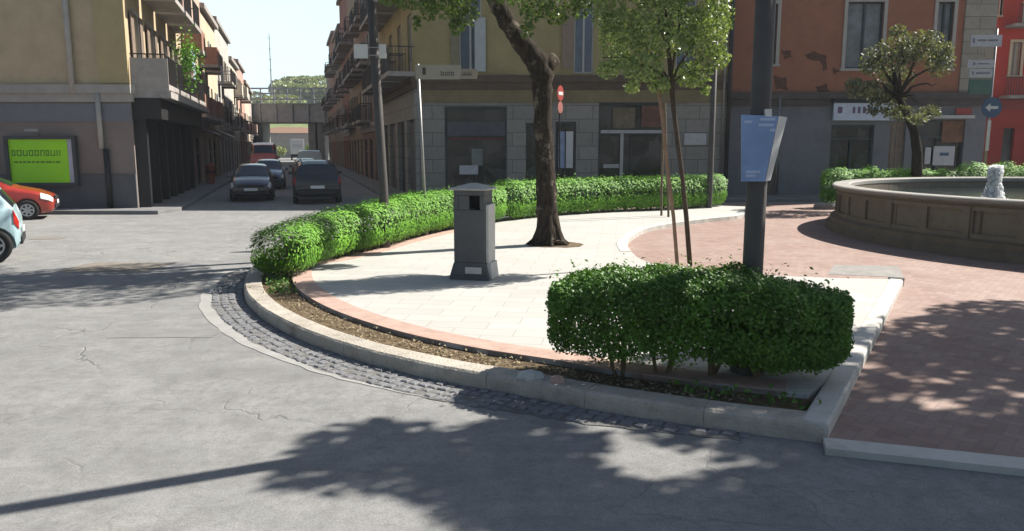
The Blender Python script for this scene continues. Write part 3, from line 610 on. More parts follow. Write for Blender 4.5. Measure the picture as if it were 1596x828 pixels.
for a_,b_ in ((1303,1310),(1326,1330),(1334,1338),(1342,1346),(1350,1354)): trim(a_,b_,167,177,'lettering',M('sign_mark',(.12,.08,.14),.7,.1,3),.185,OB,YO,.01)
tr(1294,1393,155,160,'sign_hood',METAL_D,.05,.2)
tr(1436,1515,180,185,'awning_rail',FRG,.12,.1); tr(1488,1512,169,179,'sign_board',REDP,.06)
tr(1456,1489,228,258,'poster',GREYP,-.12); tr(1443,1452,230,256,'poster',GREYP,-.12); tr(1466,1480,238,243,'lettering',BLUEP,-.07,.01)
tr(1470,1508,188,222,'display_panel',M('poster_food',(.13,.055,.03),.6,.6,2.2,stain=(.22,.14,.06),sscale=2),-.12)
x=xat(1217,100,YO); MB().tube([(x,YO-.12,.0),(x,YO-.12,ZO)],.045,8).build('drainpipe',METAL_G,OB,smooth=True)
# --- red building further back on the right
YD=44; xD=xat(1541,200,YD); red=wallm('red_wall',(.42,.05,.03),(.3,.05,.04),.35,.6)
SD=lambda px: xat(px,120,YD)-xD
ops=[]
for px0,px1,pt,pb,kd in [(1573,1588,66,118,'win'),(1541.5,1548,-20,24,'win'),(1587,1612,-10,36,'win'),(1622,1640,66,118,'win'),(1672,1690,66,118,'win'),(1572,1590,200,262,'dark'),(1610,1650,200,262,'dark')]:
    z0_=zat(pb,YD); ops.append((max(.1,SD(px0)),SD(px1),z0_,zat(pt,YD),kd))
RB=building('red_building','bright red building at the right edge behind the round blue sign',[(xD,YD),(xD+18,YD),(xD+18,YD+12),(xD,YD+12)],14,zat(160,YD),{0:ops},dict(wall=red,gwall=wallm('red_gwall',(.33,.045,.03)),sur=M('cream_surround',(.5,.42,.28),.8,.1,4),fm=FRW,pane=M('cream_blind',(.45,.38,.26),.7,.1,4),belt=M('red_belt',(.25,.05,.04),.8,.2,3)))
for px0,px1,pz in [(1556,1600,150),(1566,1612,40)]:
    b=trim(px0,px1,pz,pz+5,'balcony',SLAB,.0,RB,YD,.9); r=MB(); xx=xat(px0,100,YD)
    x_e=xat(px1,100,YD); zt=zat(pz,YD)
    while xx<x_e: r.box(xx,xx+.03,YD-.88,YD-.85,zt,zt+.95); xx+=.14
    r.box(xat(px0,100,YD),x_e,YD-.885,YD-.845,zt+.95,zt+1.0); r.build('railing',RAIL,b)
# --- right row
lens=[11,12,10,12,11,9]; d=dR+13.03; hs=[16.0,14.5,15.5,13.5,14.5,12]
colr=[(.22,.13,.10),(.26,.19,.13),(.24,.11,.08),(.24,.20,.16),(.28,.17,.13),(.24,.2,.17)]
names_r=['tall brown building behind the tan corner building','tan shaded building second in the right row','dark red shaded building third in the right row','grey shaded building fourth in the right row','pink shaded building fifth in the right row','last shaded building of the right row before the bridge']
for i,(Lg,H) in enumerate(zip(lens,hs)):
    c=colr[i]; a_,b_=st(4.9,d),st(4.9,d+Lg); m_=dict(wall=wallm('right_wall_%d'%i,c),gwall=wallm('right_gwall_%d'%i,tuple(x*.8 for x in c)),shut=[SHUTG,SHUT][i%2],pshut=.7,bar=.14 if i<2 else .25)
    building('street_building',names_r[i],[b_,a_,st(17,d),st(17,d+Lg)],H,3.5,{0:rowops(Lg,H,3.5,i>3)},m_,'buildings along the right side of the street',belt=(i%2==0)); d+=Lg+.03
dEndR=d
# ------------------------------------------------------------------ sidewalks
k=3.75
sw=MB(); sw.prism([(pL0[0],YL-1.15),(st(-k,dC-1.0).x-.4,YL-1.15),(st(-k,dC-.2).x,st(-k,dC-.2).y),(st(-k,dEndL).x,st(-k,dEndL).y),(st(-5.0,dEndL).x,st(-5.0,dEndL).y),(cornL.x+.02,YL+.02),(pL0[0],YL+.02)],-.05,.13)
struct('sidewalk',sw,SIDEW,bevel=.02)
sw=MB(); e=st(3.7,dR+.8); f_=st(3.7,dEndR); e2=st(4.88,dEndR)
sw.prism([(f_.x,f_.y),(e.x,e.y),(e.x+.3,YR-1.6),(xO1+.5,YR-1.6),(xO1+.5,YO+.02),(xO0-.1,YO+.02),(xR1,YR+.02),(cR.x,YR+.02),(e2.x,e2.y)],-.05,.13)
struct('sidewalk',sw,SIDEW,bevel=.02)
# ------------------------------------------------------------------ railway bridge, hill, far things
YB=108
bx0,bx1=st(-9,0).x,0
cb=st(0,YB/ U.y); 
BR=thing('railway_bridge','grey steel railway bridge crossing the far end of the street','bridge',(cb.x,YB,0))
zu,zt=zat(192,YB),zat(163,YB); zr=zat(137,YB)
bl_,brt=cb.x-13,cb.x+13
MB().box(bl_,brt,YB-.2,YB+4.2,zu,zu+.5).build('deck',M('bridge_deck',(.17,.17,.165),.8,.2,2),BR)
gm=MB(); gm.box(bl_,brt,YB-.35,YB-.22,zu+.1,zt); x=bl_
while x<brt: gm.box(x,x+.25,YB-.55,YB-.351,zu+.05,zt+.02); x+=2.2
gm.box(bl_,brt,YB-.6,YB-.15,zt+.021,zt+.14); gm.build('girder',M('bridge_steel',(.3,.3,.29),.7,.25,1.5),BR)
rl=MB(); x=bl_
while x<brt: rl.box(x,x+.2,YB-.3,YB-.2,zt+.14,zr); x+=1.8
for f_ in (.35,.7,1.0): rl.box(bl_,brt,YB-.34,YB-.28,zt+(zr-zt)*f_-.22,zt+(zr-zt)*f_)
rl.build('railing',M('bridge_rail',(.34,.35,.37),.6,.2,3,metal=.3),BR)
for px in (390,404,486,500): 
    xx=xat(px,220,YB); MB().box(xx-.5,xx+.5,YB+.2,YB+3.5,0,zu).build('pier',M('pier_concrete',(.22,.22,.21),.85,.2,1.5),BR)
# hill and far trees
hm=MB(); nx_,ny_=28,8
for j in range(ny_+1):
    for i in range(nx_+1):
        X=-150+300*i/nx_; Yy=170+25*j; h=24*math.exp(-((X+62)/58)**2)*math.exp(-((Yy-300)/85)**2)+1.2*math.sin(X*.11)*math.sin(Yy*.07); hm.v.append((X,Yy,max(-.5,h)-.3))
for j in range(ny_):
    for i in range(nx_): a_=j*(nx_+1)+i; hm.f.append((a_,a_+1,a_+nx_+2,a_+nx_+1))
struct('hill',hm,M('hill_grass',(.13,.17,.06),.95,.3,.2),smooth=True)
rs=np.random.RandomState(5); cs=[]
for i in range(46):
    X=rs.uniform(-105,-20); Yy=rs.uniform(215,300); gh=24*math.exp(-((X+62)/58)**2)*math.exp(-((Yy-300)/85)**2)-.3; r=rs.uniform(2.5,5); hh=rs.uniform(2.5,5)
    k=900; q=rs.normal(size=(k,3)); q/=np.linalg.norm(q,axis=1)[:,None]; q*=rs.uniform(.6,1,size=(k,1))**.5
    cs.append(q*np.array([r,r,hh*.7])+np.array([X,Yy,gh+hh*.7]))
fw=leaves('far_wood',np.concatenate(cs),1.1,LEAF_D,None,rs=rs); tag(fw,'hazy green wood on the hill beyond the railway bridge','wood',kind='stuff')
xx=xat(421,90,230); MS=MB(); MS.tube([(xx,230,8),(xx,230,zat(52,230))],[.28,.1],6); 
for z in range(12,34,3): MS.box(xx-.5,xx+.5,229.95,230.05,z,z+.12)
tag(MS.build('radio_mast',METAL_G),'thin radio mast rising above the far green hill','mast')
# pale house and shrubs under the bridge
hx=xat(445,215,150); 
FH=building('far_house','low pale house seen under the railway bridge',[(hx-9,150),(hx+9,150),(hx+9,158),(hx-9,158)],4.4,2.9,{0:[(2,3.2,1,2.3,'win'),(6,7.2,1,2.3,'win'),(10,11.2,1,2.3,'win')]},dict(wall=wallm('pale_wall',(.36,.31,.27)),gwall=wallm('pale_gwall',(.36,.35,.28))),belt=False)
for i,(px,yy,lab) in enumerate([(402,132,'green shrub at the left under the railway bridge'),(430,140,'green shrub in the middle under the railway bridge'),(484,130,'dark green shrub at the right under the railway bridge')]):
    p=Vector((xat(px,230,yy),yy,0)); sh=thing('shrub',lab,'shrub',p,'shrubs under the railway bridge')
    q=rs.normal(size=(900,3)); q/=np.linalg.norm(q,axis=1)[:,None]; q*=rs.uniform(.3,1,size=(900,1)); C=q*np.array([1.9,1.4,1.1])+np.array([p.x,p.y,1.3]); leaves('foliage',C,.4,LEAF_O if i==2 else LEAF_D,sh,rs=rs)
    MB().tube([(p.x,p.y,0),(p.x+.1,p.y,1.2)],[.1,.05],6).build('stem',BARK,sh)
# ------------------------------------------------------------------ fountain
fc=Vector((15.6,18.3,0)); FR=7.3; FH_=1.16
FT=thing('fountain','large round stone fountain basin with panelled wall on the brick plaza','fountain',(fc.x,fc.y,ZP))
MB().lathe([(FR+.22,-.05),(FR+.22,.16),(FR+.12,.2),(FR+.12,.32),(FR+.02,.36),(FR-.4,.36)],(fc.x,fc.y,ZP),160).build('plinth',M('fountain_plinth',(.15,.12,.085),.9,.2,3,.4,30,stain=(.07,.055,.04),sscale=1.5),FT)
MB().lathe([(FR-.06,.3),(FR-.06,FH_-.12),(FR-.33,FH_-.12),(FR-.33,.2)],(fc.x,fc.y,ZP),160).build('basin_wall',STONEF,FT)
NP=44; pm=MB()
for i in range(NP):
    a0=2*math.pi*i/NP
    def seg(a0,a1,r0,r1,z0,z1,k=3):
        A_=[Vector((fc.x+r1*math.cos(a0+(a1-a0)*q/k),fc.y+r1*math.sin(a0+(a1-a0)*q/k),0)) for q in range(k+1)]; B_=[Vector((fc.x+r0*math.cos(a0+(a1-a0)*q/k),fc.y+r0*math.sin(a0+(a1-a0)*q/k),0)) for q in range(k+1)]
        pm.strip(A_,B_,z0,z1)
    da=2*math.pi/NP
    seg(a0,a0+da*.2,FR-.08,FR,ZP+.36,ZP+FH_-.121); seg(a0+da*.2,a0+da,FR-.08,FR-.005,ZP+.362,ZP+.46); seg(a0+da*.2,a0+da,FR-.08,FR-.005,ZP+FH_-.25,ZP+FH_-.122)
pm.build('panel_moulding',STONEF,FT)
MB().lathe([(FR-.34,FH_-.12),(FR-.0,FH_-.12),(FR+.05,FH_-.10),(FR+.10,FH_-.07),(FR+.11,FH_-.02),(FR+.08,FH_),(FR-.30,FH_),(FR-.34,FH_-.03),(FR-.34,FH_-.12)],(fc.x,fc.y,ZP),160).build('coping',COPE,FT,smooth=False)
wat=M('water',(.02,.028,.026),.12,.3,2,.25,7,spec=.7)
wt=MB(); wt.lathe([(FR-.32,FH_-.34),(.01,FH_-.34)],(fc.x,fc.y,ZP),96); struct('water',wt,wat)
foam=M('foam',(.85,.87,.88),.5,.04,20); N,L=nodes(foam); tr_=N.new('ShaderNodeBsdfTranslucent'); tr_.inputs[0].default_value=(1,1,1,1); ms_=N.new('ShaderNodeMixShader'); ms_.inputs[0].default_value=.8; L.new(N['Principled BSDF'].outputs[0],ms_.inputs[1]); L.new(tr_.outputs[0],ms_.inputs[2]); L.new(ms_.outputs[0],N['Material Output'].inputs[0])
jp=Vector((xat(1549,296,18.6),18.6,ZP+FH_-.34)); J=MB(); rj=random.Random(3)
def ball(m,c,r,n=6):
    pr=[(r*math.sin(math.pi*i/n),-r*math.cos(math.pi*i/n)) for i in range(n+1)]; pr[0]=(.001,-r); pr[-1]=(.001,r); m.lathe(pr,c,n)
for i in range(900):
    h=rj.random()**1.2; rr=.22*(1-h*.45+.1*math.sin(h*9))*rj.random()**.5; an=rj.uniform(0,6.28); ball(J,(jp.x+rr*math.cos(an),jp.y+rr*math.sin(an),jp.z+.02+h*.86),rj.uniform(.015,.042),5)
for i in range(160):
    an=rj.uniform(0,6.28); rr=rj.uniform(.15,.45); ball(J,(jp.x+rr*math.cos(an),jp.y+rr*math.sin(an),jp.z+.01+rj.random()*.08),rj.uniform(.01,.03),4)
tag(J.build('water_jet',foam,smooth=True),'white foaming water jet rising from the fountain basin','water jet')
# second jet smaller, low stone blocks left of the fountain
for px,py,wd,lab in [(1292,326,.55,'low pale stone block on the plaza left of the fountain')]:
    p=at(px,py,ZP); m=MB(); 
    v=[]; 
    for z,s in ((0,1),(.12,1.02),(.2,.9)):
        for i in range(8): a_=2*math.pi*i/8; v.append((p.x+wd*s*math.cos(a_)*(1+.05*math.sin(i*3)),p.y+.3*s*math.sin(a_),ZP+z))
    m.add(v,[(j*8+i,j*8+(i+1)%8,(j+1)*8+(i+1)%8,(j+1)*8+i) for j in range(2) for i in range(8)]+[tuple(range(16,24))]); tag(m.build('stone_block',COPE),lab,'stone block')
# ------------------------------------------------------------------ hedges
def hedge(label,P,hw,h,z0,n,size,mat,rs,zb=.12,taper=.35,lump=.09,stems=True,group=None,density=None,hfun=None,bias=.9,fill=.28,e=.7):
    seg=[(P[i+1]-P[i]).length for i in range(len(P)-1)]; cum=np.concatenate([[0],np.cumsum(seg)]); Ltot=cum[-1]
    H_=thing('hedge',label,'hedge',(P[0].x,P[0].y,z0),group)
    PX=np.array([[p.x,p.y] for p in P]); s=rs.uniform(-taper,Ltot+taper,size=n)
    sc_=np.clip(s,0,Ltot); cx=np.interp(sc_,cum,PX[:,0]); cy=np.interp(sc_,cum,PX[:,1])
    cx2=np.interp(np.clip(sc_+.05,0,Ltot),cum,PX[:,0]); cy2=np.interp(np.clip(sc_+.05,0,Ltot),cum,PX[:,1]); cx1=np.interp(np.clip(sc_-.05,0,Ltot),cum,PX[:,0]); cy1=np.interp(np.clip(sc_-.05,0,Ltot),cum,PX[:,1])
    tx,ty=cx2-cx1,cy2-cy1; tl=np.hypot(tx,ty)+1e-9; tx/=tl; ty/=tl; nx,ny=-ty,tx
    over=np.where(s<0,-s,np.where(s>Ltot,s-Ltot,0))/taper; shr=np.sqrt(np.clip(1-over**2,0.0,1))
    # shell of a rounded box section
    th=rs.uniform(0,2*np.pi,size=n); rr=1-np.abs(rs.normal(size=n))*.16; inn_=rs.uniform(size=n)<fill; rr=np.where(inn_,rs.uniform(size=n)**.5,rr); rr=np.clip(rr,0,1)
    c,sn=np.cos(th),np.sin(th); e=.62; u=np.sign(c)*np.abs(c)**e*rr; v=np.sign(sn)*np.abs(sn)**e*rr
    lm=1+lump*(np.sin(s*5.1+1.3*v)+.8*np.sin(s*9.7+2*u+1)+.6*np.sin(s*17+4*v+3*u))
    hh=h*(hfun(s/Ltot) if hfun else 1.0)
    zz=z0+zb+(hh-zb)*(.5+.5*v*(.55+.45*shr)*lm); lat=hw*u*shr*lm
    tw=rs.uniform(size=n)<.02; zz=zz+np.where(tw&(v>.8),rs.uniform(0,.16,size=n),0)
    C=np.stack([cx+nx*lat+tx*np.where(s<0,s,np.where(s>Ltot,s-Ltot,0)),cy+ny*lat+ty*np.where(s<0,s,np.where(s>Ltot,s-Ltot,0)),zz],1); C+=rs.normal(size=C.shape)*size*.35
    out=np.stack([nx*u,ny*u,v+.35],1); out/=np.linalg.norm(out,axis=1)[:,None]+1e-9
    keep=np.ones(n,bool)
    if density is not None: keep=density(s/Ltot,u,v,rs)
    leaves('foliage',C[keep],size,mat,H_,out=out[keep],bias=bias,rs=rs)
    if stems:
        m=MB(); k=0.25
        while k<Ltot-.1:
            x=float(np.interp(k,cum,PX[:,0])); y=float(np.interp(k,cum,PX[:,1]))
            for q in range(3):
                ex,ey=x+rs.uniform(-.28,.28),y+rs.uniform(-.25,.25); m.tube([(x+rs.uniform(-.05,.05),y+rs.uniform(-.05,.05),z0-.06),((x+ex)/2+rs.uniform(-.03,.03),(y+ey)/2,z0+h*.28),(ex,ey,z0+h*.7)],[.022,.016,.007],5)
            k+=rs.uniform(.32,.5)
        m.build('stem',TWIG,H_)
    return H_
rh=np.random.RandomState(21)
# near hedge
hp=[at(932,590,ZI)+Vector((0,.30,0)),at(1060,598,ZI)+Vector((0,.33,0)),at(1180,606,ZI)+Vector((0,.33,0)),at(1262,606,ZI)+Vector((0,.33,0))]
hp=catmull(hp,6)
def dens(t,u,v,rs):
    p=np.ones(len(t)); hole=(v<.15)&(t<.62); p[hole]=.95; p[(v<-.35)&(t<.6)]=.7; p[(v<-.7)&(t<.6)]=.16; p[(v<-.1)&(t<.16)]=.4; g_=np.sin(t*23+v*5)+np.sin(t*41-u*4+v*9); p[(v<-.2)&(t<.55)&(g_>1.1)]*=.25
    p[(t>.75)&(v<0)]*=1.6; return rs.uniform(size=len(t))<p
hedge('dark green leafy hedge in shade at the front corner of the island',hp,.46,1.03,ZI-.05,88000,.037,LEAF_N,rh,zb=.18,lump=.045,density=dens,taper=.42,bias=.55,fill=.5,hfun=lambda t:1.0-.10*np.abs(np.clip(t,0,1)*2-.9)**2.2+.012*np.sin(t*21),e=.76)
# far hedges
i0=len(hc)
k1=int(len(hc)*.60)
hl=hedge('bright clipped hedge curving from the island left end to the leaning tree',hc[:k1],.45,.98,ZI-.03,52000,.06,LEAF_F,rh,zb=.10,lump=.022,hfun=lambda t:.82+.22*np.clip(t*2,0,1))
hr=hedge('bright clipped hedge between the leaning tree and the slim lamp post',hc[k1:],.45,1.12,ZI-.03,36000,.07,LEAF_F,rh,zb=.08,lump=.03)
# hedges behind the fountain
for (pa,pb,Y,zt_,lab) in [((1300,),(1408,),27.3,zat(264,27.3),'low green hedge behind the left end of the fountain'),((1428,),(1478,),27.8,zat(266,27.8),'short low hedge between two others behind the fountain'),((1512,),(1640,),27.4,zat(256,27.4),'green hedge behind the fountain water jet')]:
    P=[Vector((xat(pa[0]+(pb[0]-pa[0])*q/6,265,Y),Y+.15*math.sin(q),0)) for q in range(7)]
    hedge(lab,P,.5,zt_-ZP,ZP,9000,.09,LEAF_F,rh,zb=.1,lump=.08)
# dry grass litter in the soil bed
gm=[]; rg=np.random.RandomState(9)
so2=offset(outer,-.50)
for k in range(2600):
    i=rg.randint(8,len(so2)-30); p=so2[i]+(so2[i+1]-so2[i])*float(rg.uniform()); gm.append((p.x+rg.normal()*.10,p.y+rg.normal()*.10,ZI-.045+abs(rg.normal())*.02))
lt=leaves('leaf_litter',np.array(gm),.032,M('dry_leaf',(.25,.2,.125),.9,.4,8),None,out=np.tile([0,0,1.],(len(gm),1)),bias=.6,rs=rg); tag(lt,'dry leaves and straw lying in the soil bed inside the kerb','leaf litter',kind='stuff')
gm=[]
for k in range(600):
    i=rg.randint(58,70) if k<500 else rg.randint(2,14); p=so2[i]+(so2[i+1]-so2[i])*float(rg.uniform()); gm.append((p.x+rg.normal()*.12,p.y+rg.normal()*.12,ZI-.04+abs(rg.normal())*.05))
lt=leaves('weeds',np.array(gm),.06,LEAF_N,None,rs=rg); tag(lt,'small green weeds growing in the soil bed at the hedge ends','weeds',kind='stuff')
for px,py,r,lab in [(826,588,.085,'pale broken stone lying in the soil bed by the kerb'),(868,596,.045,'small brown stone in the soil bed right of the pale one')]:
    p=at(px,py,ZI); m=MB(); n_=10; v=[]
    for z,s in ((-.05,1),(.01,1.1),(.05,.75),(.065,.35)):
        for i in range(n_): a_=2*math.pi*i/n_; q=r*s*(1+.2*math.sin(i*2.3+z*40)); v.append((p.x+q*1.4*math.cos(a_),p.y+q*math.sin(a_),ZI+z))
    m.add(v,[(j*n_+i,j*n_+(i+1)%n_,(j+1)*n_+(i+1)%n_,(j+1)*n_+i) for j in range(3) for i in range(n_)]+[tuple(range(3*n_,4*n_))]); tag(m.build('stone',KERBW if r>.06 else EDGEB),lab,'stone')
# ------------------------------------------------------------------ trees
def crown(blobs,per,rs,fill=.35):
    C=[];O=[]
    for (c,r) in blobs:
        r=np.array(r if hasattr(r,'__len__') else (r,r,r*.8)); k=int(per*(r[0]*r[1]*r[2])**(2/3.)); q=rs.normal(size=(k,3)); q/=np.linalg.norm(q,axis=1)[:,None]; rad=np.where(rs.uniform(size=(k,1))<fill,rs.uniform(size=(k,1))**.5,1-np.abs(rs.normal(size=(k,1)))*.15); C.append(q*rad*r+np.array(c)); O.append(q)
    C=np.concatenate(C);O=np.concatenate(O); O[:,2]+=.3; O/=np.linalg.norm(O,axis=1)[:,None]; return C,O
def limb(m,a,b,r0,r1,rs,k=6,w=.08,n=8):
    a=Vector(a);b=Vector(b); pts=[];L=(b-a).length
    for i in range(k+1):
        t=i/k; p=a.lerp(b,t)+Vector((0,0,.12*L*math.sin(math.pi*t))); 
        if 0<i<k: p+=Vector((rs.normal()*w,rs.normal()*w,rs.normal()*w))*L*.15
        pts.append(p)
    m.tube(pts,[r0+(r1-r0)*i/k for i in range(k+1)],n); return pts
# leaning tree
rt=np.random.RandomState(33)
tb=at(855,381,ZI); YT=tb.y
T=thing('leaning_tree','dark leaning tree with a sawn branch stub in the pale paving','tree',(tb.x,tb.y,ZI-.03))
pts=[];rad=[]
for px,py,dy,r in [(857,386,0,.34),(855,374,0,.27),(853,350,0,.225),(852,310,.0,.215),(850,260,0,.20),(847,210,0,.19),(846,160,0,.19),(845,120,.0,.22),(838,98,0,.23),(815,70,-.05,.20),(795,42,-.1,.18),(778,12,-.2,.165),(760,-25,-.3,.15),(735,-75,-.5,.13),(700,-140,-.8,.09)]:
    q=atd(px,py,YT+dy+.0); pts.append(q); rad.append(r)
pts[0].z=ZI-.03
m=MB(); pp_=[];rr_=[]
for i_ in range(len(pts)-1):
    for q_ in range(4): t_=q_/4; pp_.append(pts[i_].lerp(pts[i_+1],t_)+Vector((rt.normal()*.007,rt.normal()*.007,0))); rr_.append((rad[i_]*(1-t_)+rad[i_+1]*t_)*(1+rt.normal()*.035))
m.tube(pp_+[pts[-1]],rr_+[rad[-1]],18,.06)
for an in range(7):
    a_=an*.9+.3; m.tube([(tb.x+.5*math.cos(a_),tb.y+.4*math.sin(a_),ZI-.06),(tb.x+.3*math.cos(a_),tb.y+.26*math.sin(a_),ZI+.07),(tb.x+.2*math.cos(a_),tb.y+.2*math.sin(a_),ZI+.28),(tb.x+.12*math.cos(a_),tb.y+.12*math.sin(a_),ZI+.7)],[.04,.075,.08,.07],7,.1)
q0=atd(842,110,YT); q1=atd(864,92,YT+.12); m.tube([q0,q1],[.19,.15],12,.03)
top=pts[-1]; ends=[]
for e in [(-2.6,-.8,1.0),(-1.2,1.4,2.0),(1.0,.6,2.3),(.4,-1.6,1.6),(-3.2,.8,2.2),(2.3,-.2,1.2)]:
    s_=pts[-3 if e[0]>0 else -2]; b=top+Vector(e); limb(m,s_,b,.10,.03,rt); ends.append(b)
trk=m.build('trunk',BARKP,T,smooth=True)
MB().tube([q1+(q0-q1).normalized()*.01,q1+(q1-q0).normalized()*.02],[.14,.135],12).build('sawn_stub_face',M('sawn_wood',(.32,.27,.22),.9,.2,20),T)
blobs=[]
for b in ends: blobs.append((tuple(b),(1.5,1.3,.9)))
for b in ends+[top]*3: blobs.append(((b.x+rt.normal()*.8,b.y+rt.normal()*.8,b.z+rt.normal()*.5),(1.1,1.1,.7)))
def atb(px,py,Y,r): p=atd(px,py,Y); return ((p.x,p.y,p.z),r)
for px,py,Y,r in [(640,-8,14.6,(.35,.3,.30)),(690,-6,14.6,(.42,.3,.42)),(668,16,14.7,(.16,.2,.2)),(722,14,15,(.30,.3,.38)),(712,42,14.8,(.13,.15,.16)),(790,-18,15.2,(.5,.4,.3)),(835,8,14.9,(.34,.3,.30)),(822,44,14.9,(.13,.15,.24)),(880,-6,15,(.5,.3,.30)),(868,28,15.1,(.22,.2,.15)),(905,14,15.2,(.22,.2,.2)),(930,-20,15.2,(.4,.3,.3)),(650,36,14.8,(.07,.1,.16)),(610,-5,14.6,(.25,.3,.16))]: blobs.append(atb(px,py,Y,r))
C,O=crown(blobs[:len(ends)*2+3],1500,rt); C2,O2=crown(blobs[len(ends)*2+3:],3000,rt)
leaves('crown',np.concatenate([C,C2]),.105,LEAF_O,T,out=np.concatenate([O,O2]),bias=.35,rs=rt)
struct('tree_pit',MB().sheet([(p[0],p[1]) for p in blob(tb.x+.15,tb.y-.02,.62,.5,16,.15)],ZI+.002),SOIL)
# young tree with stakes
yb_=at(1064,412,ZI); rt=np.random.RandomState(44)
T=thing('young_tree','slender young tree with pale green crown tied to stakes behind the front hedge','tree',(yb_.x,yb_.y,ZI-.03))
Y0=yb_.y; m=MB(); p0=Vector((yb_.x+.13,Y0,ZI-.03)); tops=atd(1047,140,Y0)
def pth(L,Y=Y0,z0=None):
    o=[atd(a,b,Y) for a,b in L]; 
    return o
m.tube([p0,*pth([(1070,340),(1064,280),(1056,220),(1050,170),(1046,120),(1040,60),(1036,-10)])],[.045,.042,.04,.04,.042,.04,.03,.015],8,.05)
for px,py in [(960,40),(985,100),(1100,50),(1110,110),(1010,-10),(1075,-20),(940,90),(1130,20)]:
    limb(m,atd(1046,130,Y0),atd(px,py,Y0+rt.uniform(-.6,.6)),.02,.006,rt,n=5)
m.build('trunk',BARKY,T,smooth=True)
bl2=[atb(px,py,Y0+dy,r) for px,py,dy,r in [(1035,40,0,(.62,.6,.55)),(970,60,.2,(.42,.45,.5)),(1095,50,-.1,(.42,.45,.48)),(1000,105,-.2,(.36,.35,.25)),(1080,115,.1,(.34,.35,.24)),(950,20,0,(.30,.3,.4)),(1120,25,.2,(.26,.3,.4)),(1030,-30,0,(.8,.7,.45)),(948,108,.1,(.20,.25,.17)),(1118,88,.0,(.22,.25,.22)),(1028,132,-.1,(.2,.25,.16)),(985,135,0,(.14,.2,.13)),(960,-40,0,(.5,.5,.4)),(1100,-40,0,(.5,.5,.4)),(1030,-90,0,(.7,.7,.5)),(1100,140,-.1,(.10,.1,.09))]]
C,O=crown(bl2,7600,rt,.65); leaves('crown',C,.07,LEAF_Y,T,out=O,bias=.4,rs=rt)
stake=M('wood_stake',(.20,.125,.085),.85,.25,8)
def mkstake(L,Y,z,lab,r=.03,mt=stake):
    o=[atd(a,b,Y) for a,b in L]; o[0].z=z-.03; m=MB(); m.tube(o,[r]*len(o),7,.06); tag(m.build('support_stake',mt),lab,'stake','stakes supporting the young tree')
mkstake([(1056,410),(1050,340),(1040,260),(1032,180),(1026,135)],Y0-.1,ZI,'reddish wooden stake leaning left against the young tree',.032)
mkstake([(1042,338),(1041,300),(1038,230),(1036,160)],at(1042,338,ZI).y,ZI,'thin pale stake standing in the paving, right of its twin',.035,TWIG)
mkstake([(1031,336),(1031,300),(1033,230),(1034,160)],at(1031,336,ZI).y,ZI,'thin pale stake standing in the paving, leftmost by the young tree',.035,TWIG)
# tree behind the fountain
rt=np.random.RandomState(55); YF=25.5+1.3; rb=Vector((xat(1432,262,YF),YF,ZP))
T=thing('plaza_tree','dark trunked tree with loose grey green crown behind the fountain','tree',rb)
m=MB(); m.tube([rb+Vector((0,0,-.05))]+[atd(a,b,YF) for a,b in [(1430,240),(1425,205),(1412,175),(1400,150),(1395,120),(1390,95)]],[.19,.16,.14,.12,.11,.08,.04],10,.08)
for px,py in [(1345,140),(1360,90),(1440,80),(1460,130),(1400,55),(1330,130),(1480,90),(1430,160),(1370,165)]: limb(m,atd(1400,150,YF),atd(px,py,YF+rt.uniform(-.8,.8)),.06,.012,rt,n=6,w=.3)
m.build('trunk',BARK,T,smooth=True)
bl3=[atb(px,py,YF+rt.uniform(-.7,.7),r) for px,py,r in [(1400,85,(.75,.7,.55)),(1440,70,(.6,.6,.45)),(1465,95,(.4,.5,.5)),(1362,95,(.45,.5,.45)),(1345,140,(.55,.5,.3)),(1380,150,(.6,.5,.32)),(1400,175,(.45,.5,.25)),(1430,185,(.3,.4,.2)),(1330,130,(.28,.3,.18)),(1400,52,(.3,.4,.25)),(1478,75,(.18,.2,.2)),(1448,175,(.35,.4,.22)),(1365,172,(.3,.3,.2)),(1395,120,(.6,.5,.4))]]
bl3=[(c,tuple(x*1.15 for x in r_)) for c,r_ in bl3]; C,O=crown(bl3,1900,rt,.95); leaves('crown',C,.125,LEAF_R,T,out=O,bias=.2,rs=rt)
# plane trees on the plaza and pavement right of the frame: their crowns shade the road
CT=Vector((SUNV.x/SUNV.z,SUNV.y/SUNV.z,0))
def bigtree(x,y,label,rs,targets,k=1500):
    T=thing('plane_tree',label,'tree',(x,y,ZP),'plane trees around the plaza'); m=MB(); m.tube([(x,y,-.02),(x+.03,y,1.5),(x-.05,y+.05,3.2),(x,y,4.6),(x,y,7)],[.3,.24,.21,.18,.08],12,.05); bs=[]
    for gx,gy,rr in targets:
        z=rs.uniform(6.9,8.2); c=(gx+CT.x*z,gy+CT.y*z,z); limb(m,(x,y,4.2+rs.uniform(0,1)),c,.07,.02,rs,n=6); bs.append((c,(rr,rr,rr*.65)))
    m.build('trunk',BARK2,T,smooth=True); C,O=crown(bs,k,rs,.55); leaves('crown',C,.17,LEAF_O,T,out=O,bias=.45,rs=rs,aspect=.8)
bigtree(9.2,6.2,'tall plane tree standing right of the camera over the road',np.random.RandomState(61),[(2.5,4.7,.8),(3.3,4.4,.8),(.3,4.6,.5),(2.0,4.4,.6),(3.6,5.4,.6),(-1.1,5.5,.5),(-.5,5.15,.6),(-1.3,4.9,.3),(.0,4.75,.55),(2.9,5.4,.8),(2.1,6.7,.7),(.0,5.4,.65),(1.5,4.3,.75),(1.75,6.1,.8),(2.7,5.2,1.1),(2.8,4.0,.8),(3.9,4.9,1.0),(2.7,6.7,.8),(4.4,5.6,.85),(.3,4.1,.7),(1.2,3.6,.9),(1.7,6.9,.7)])
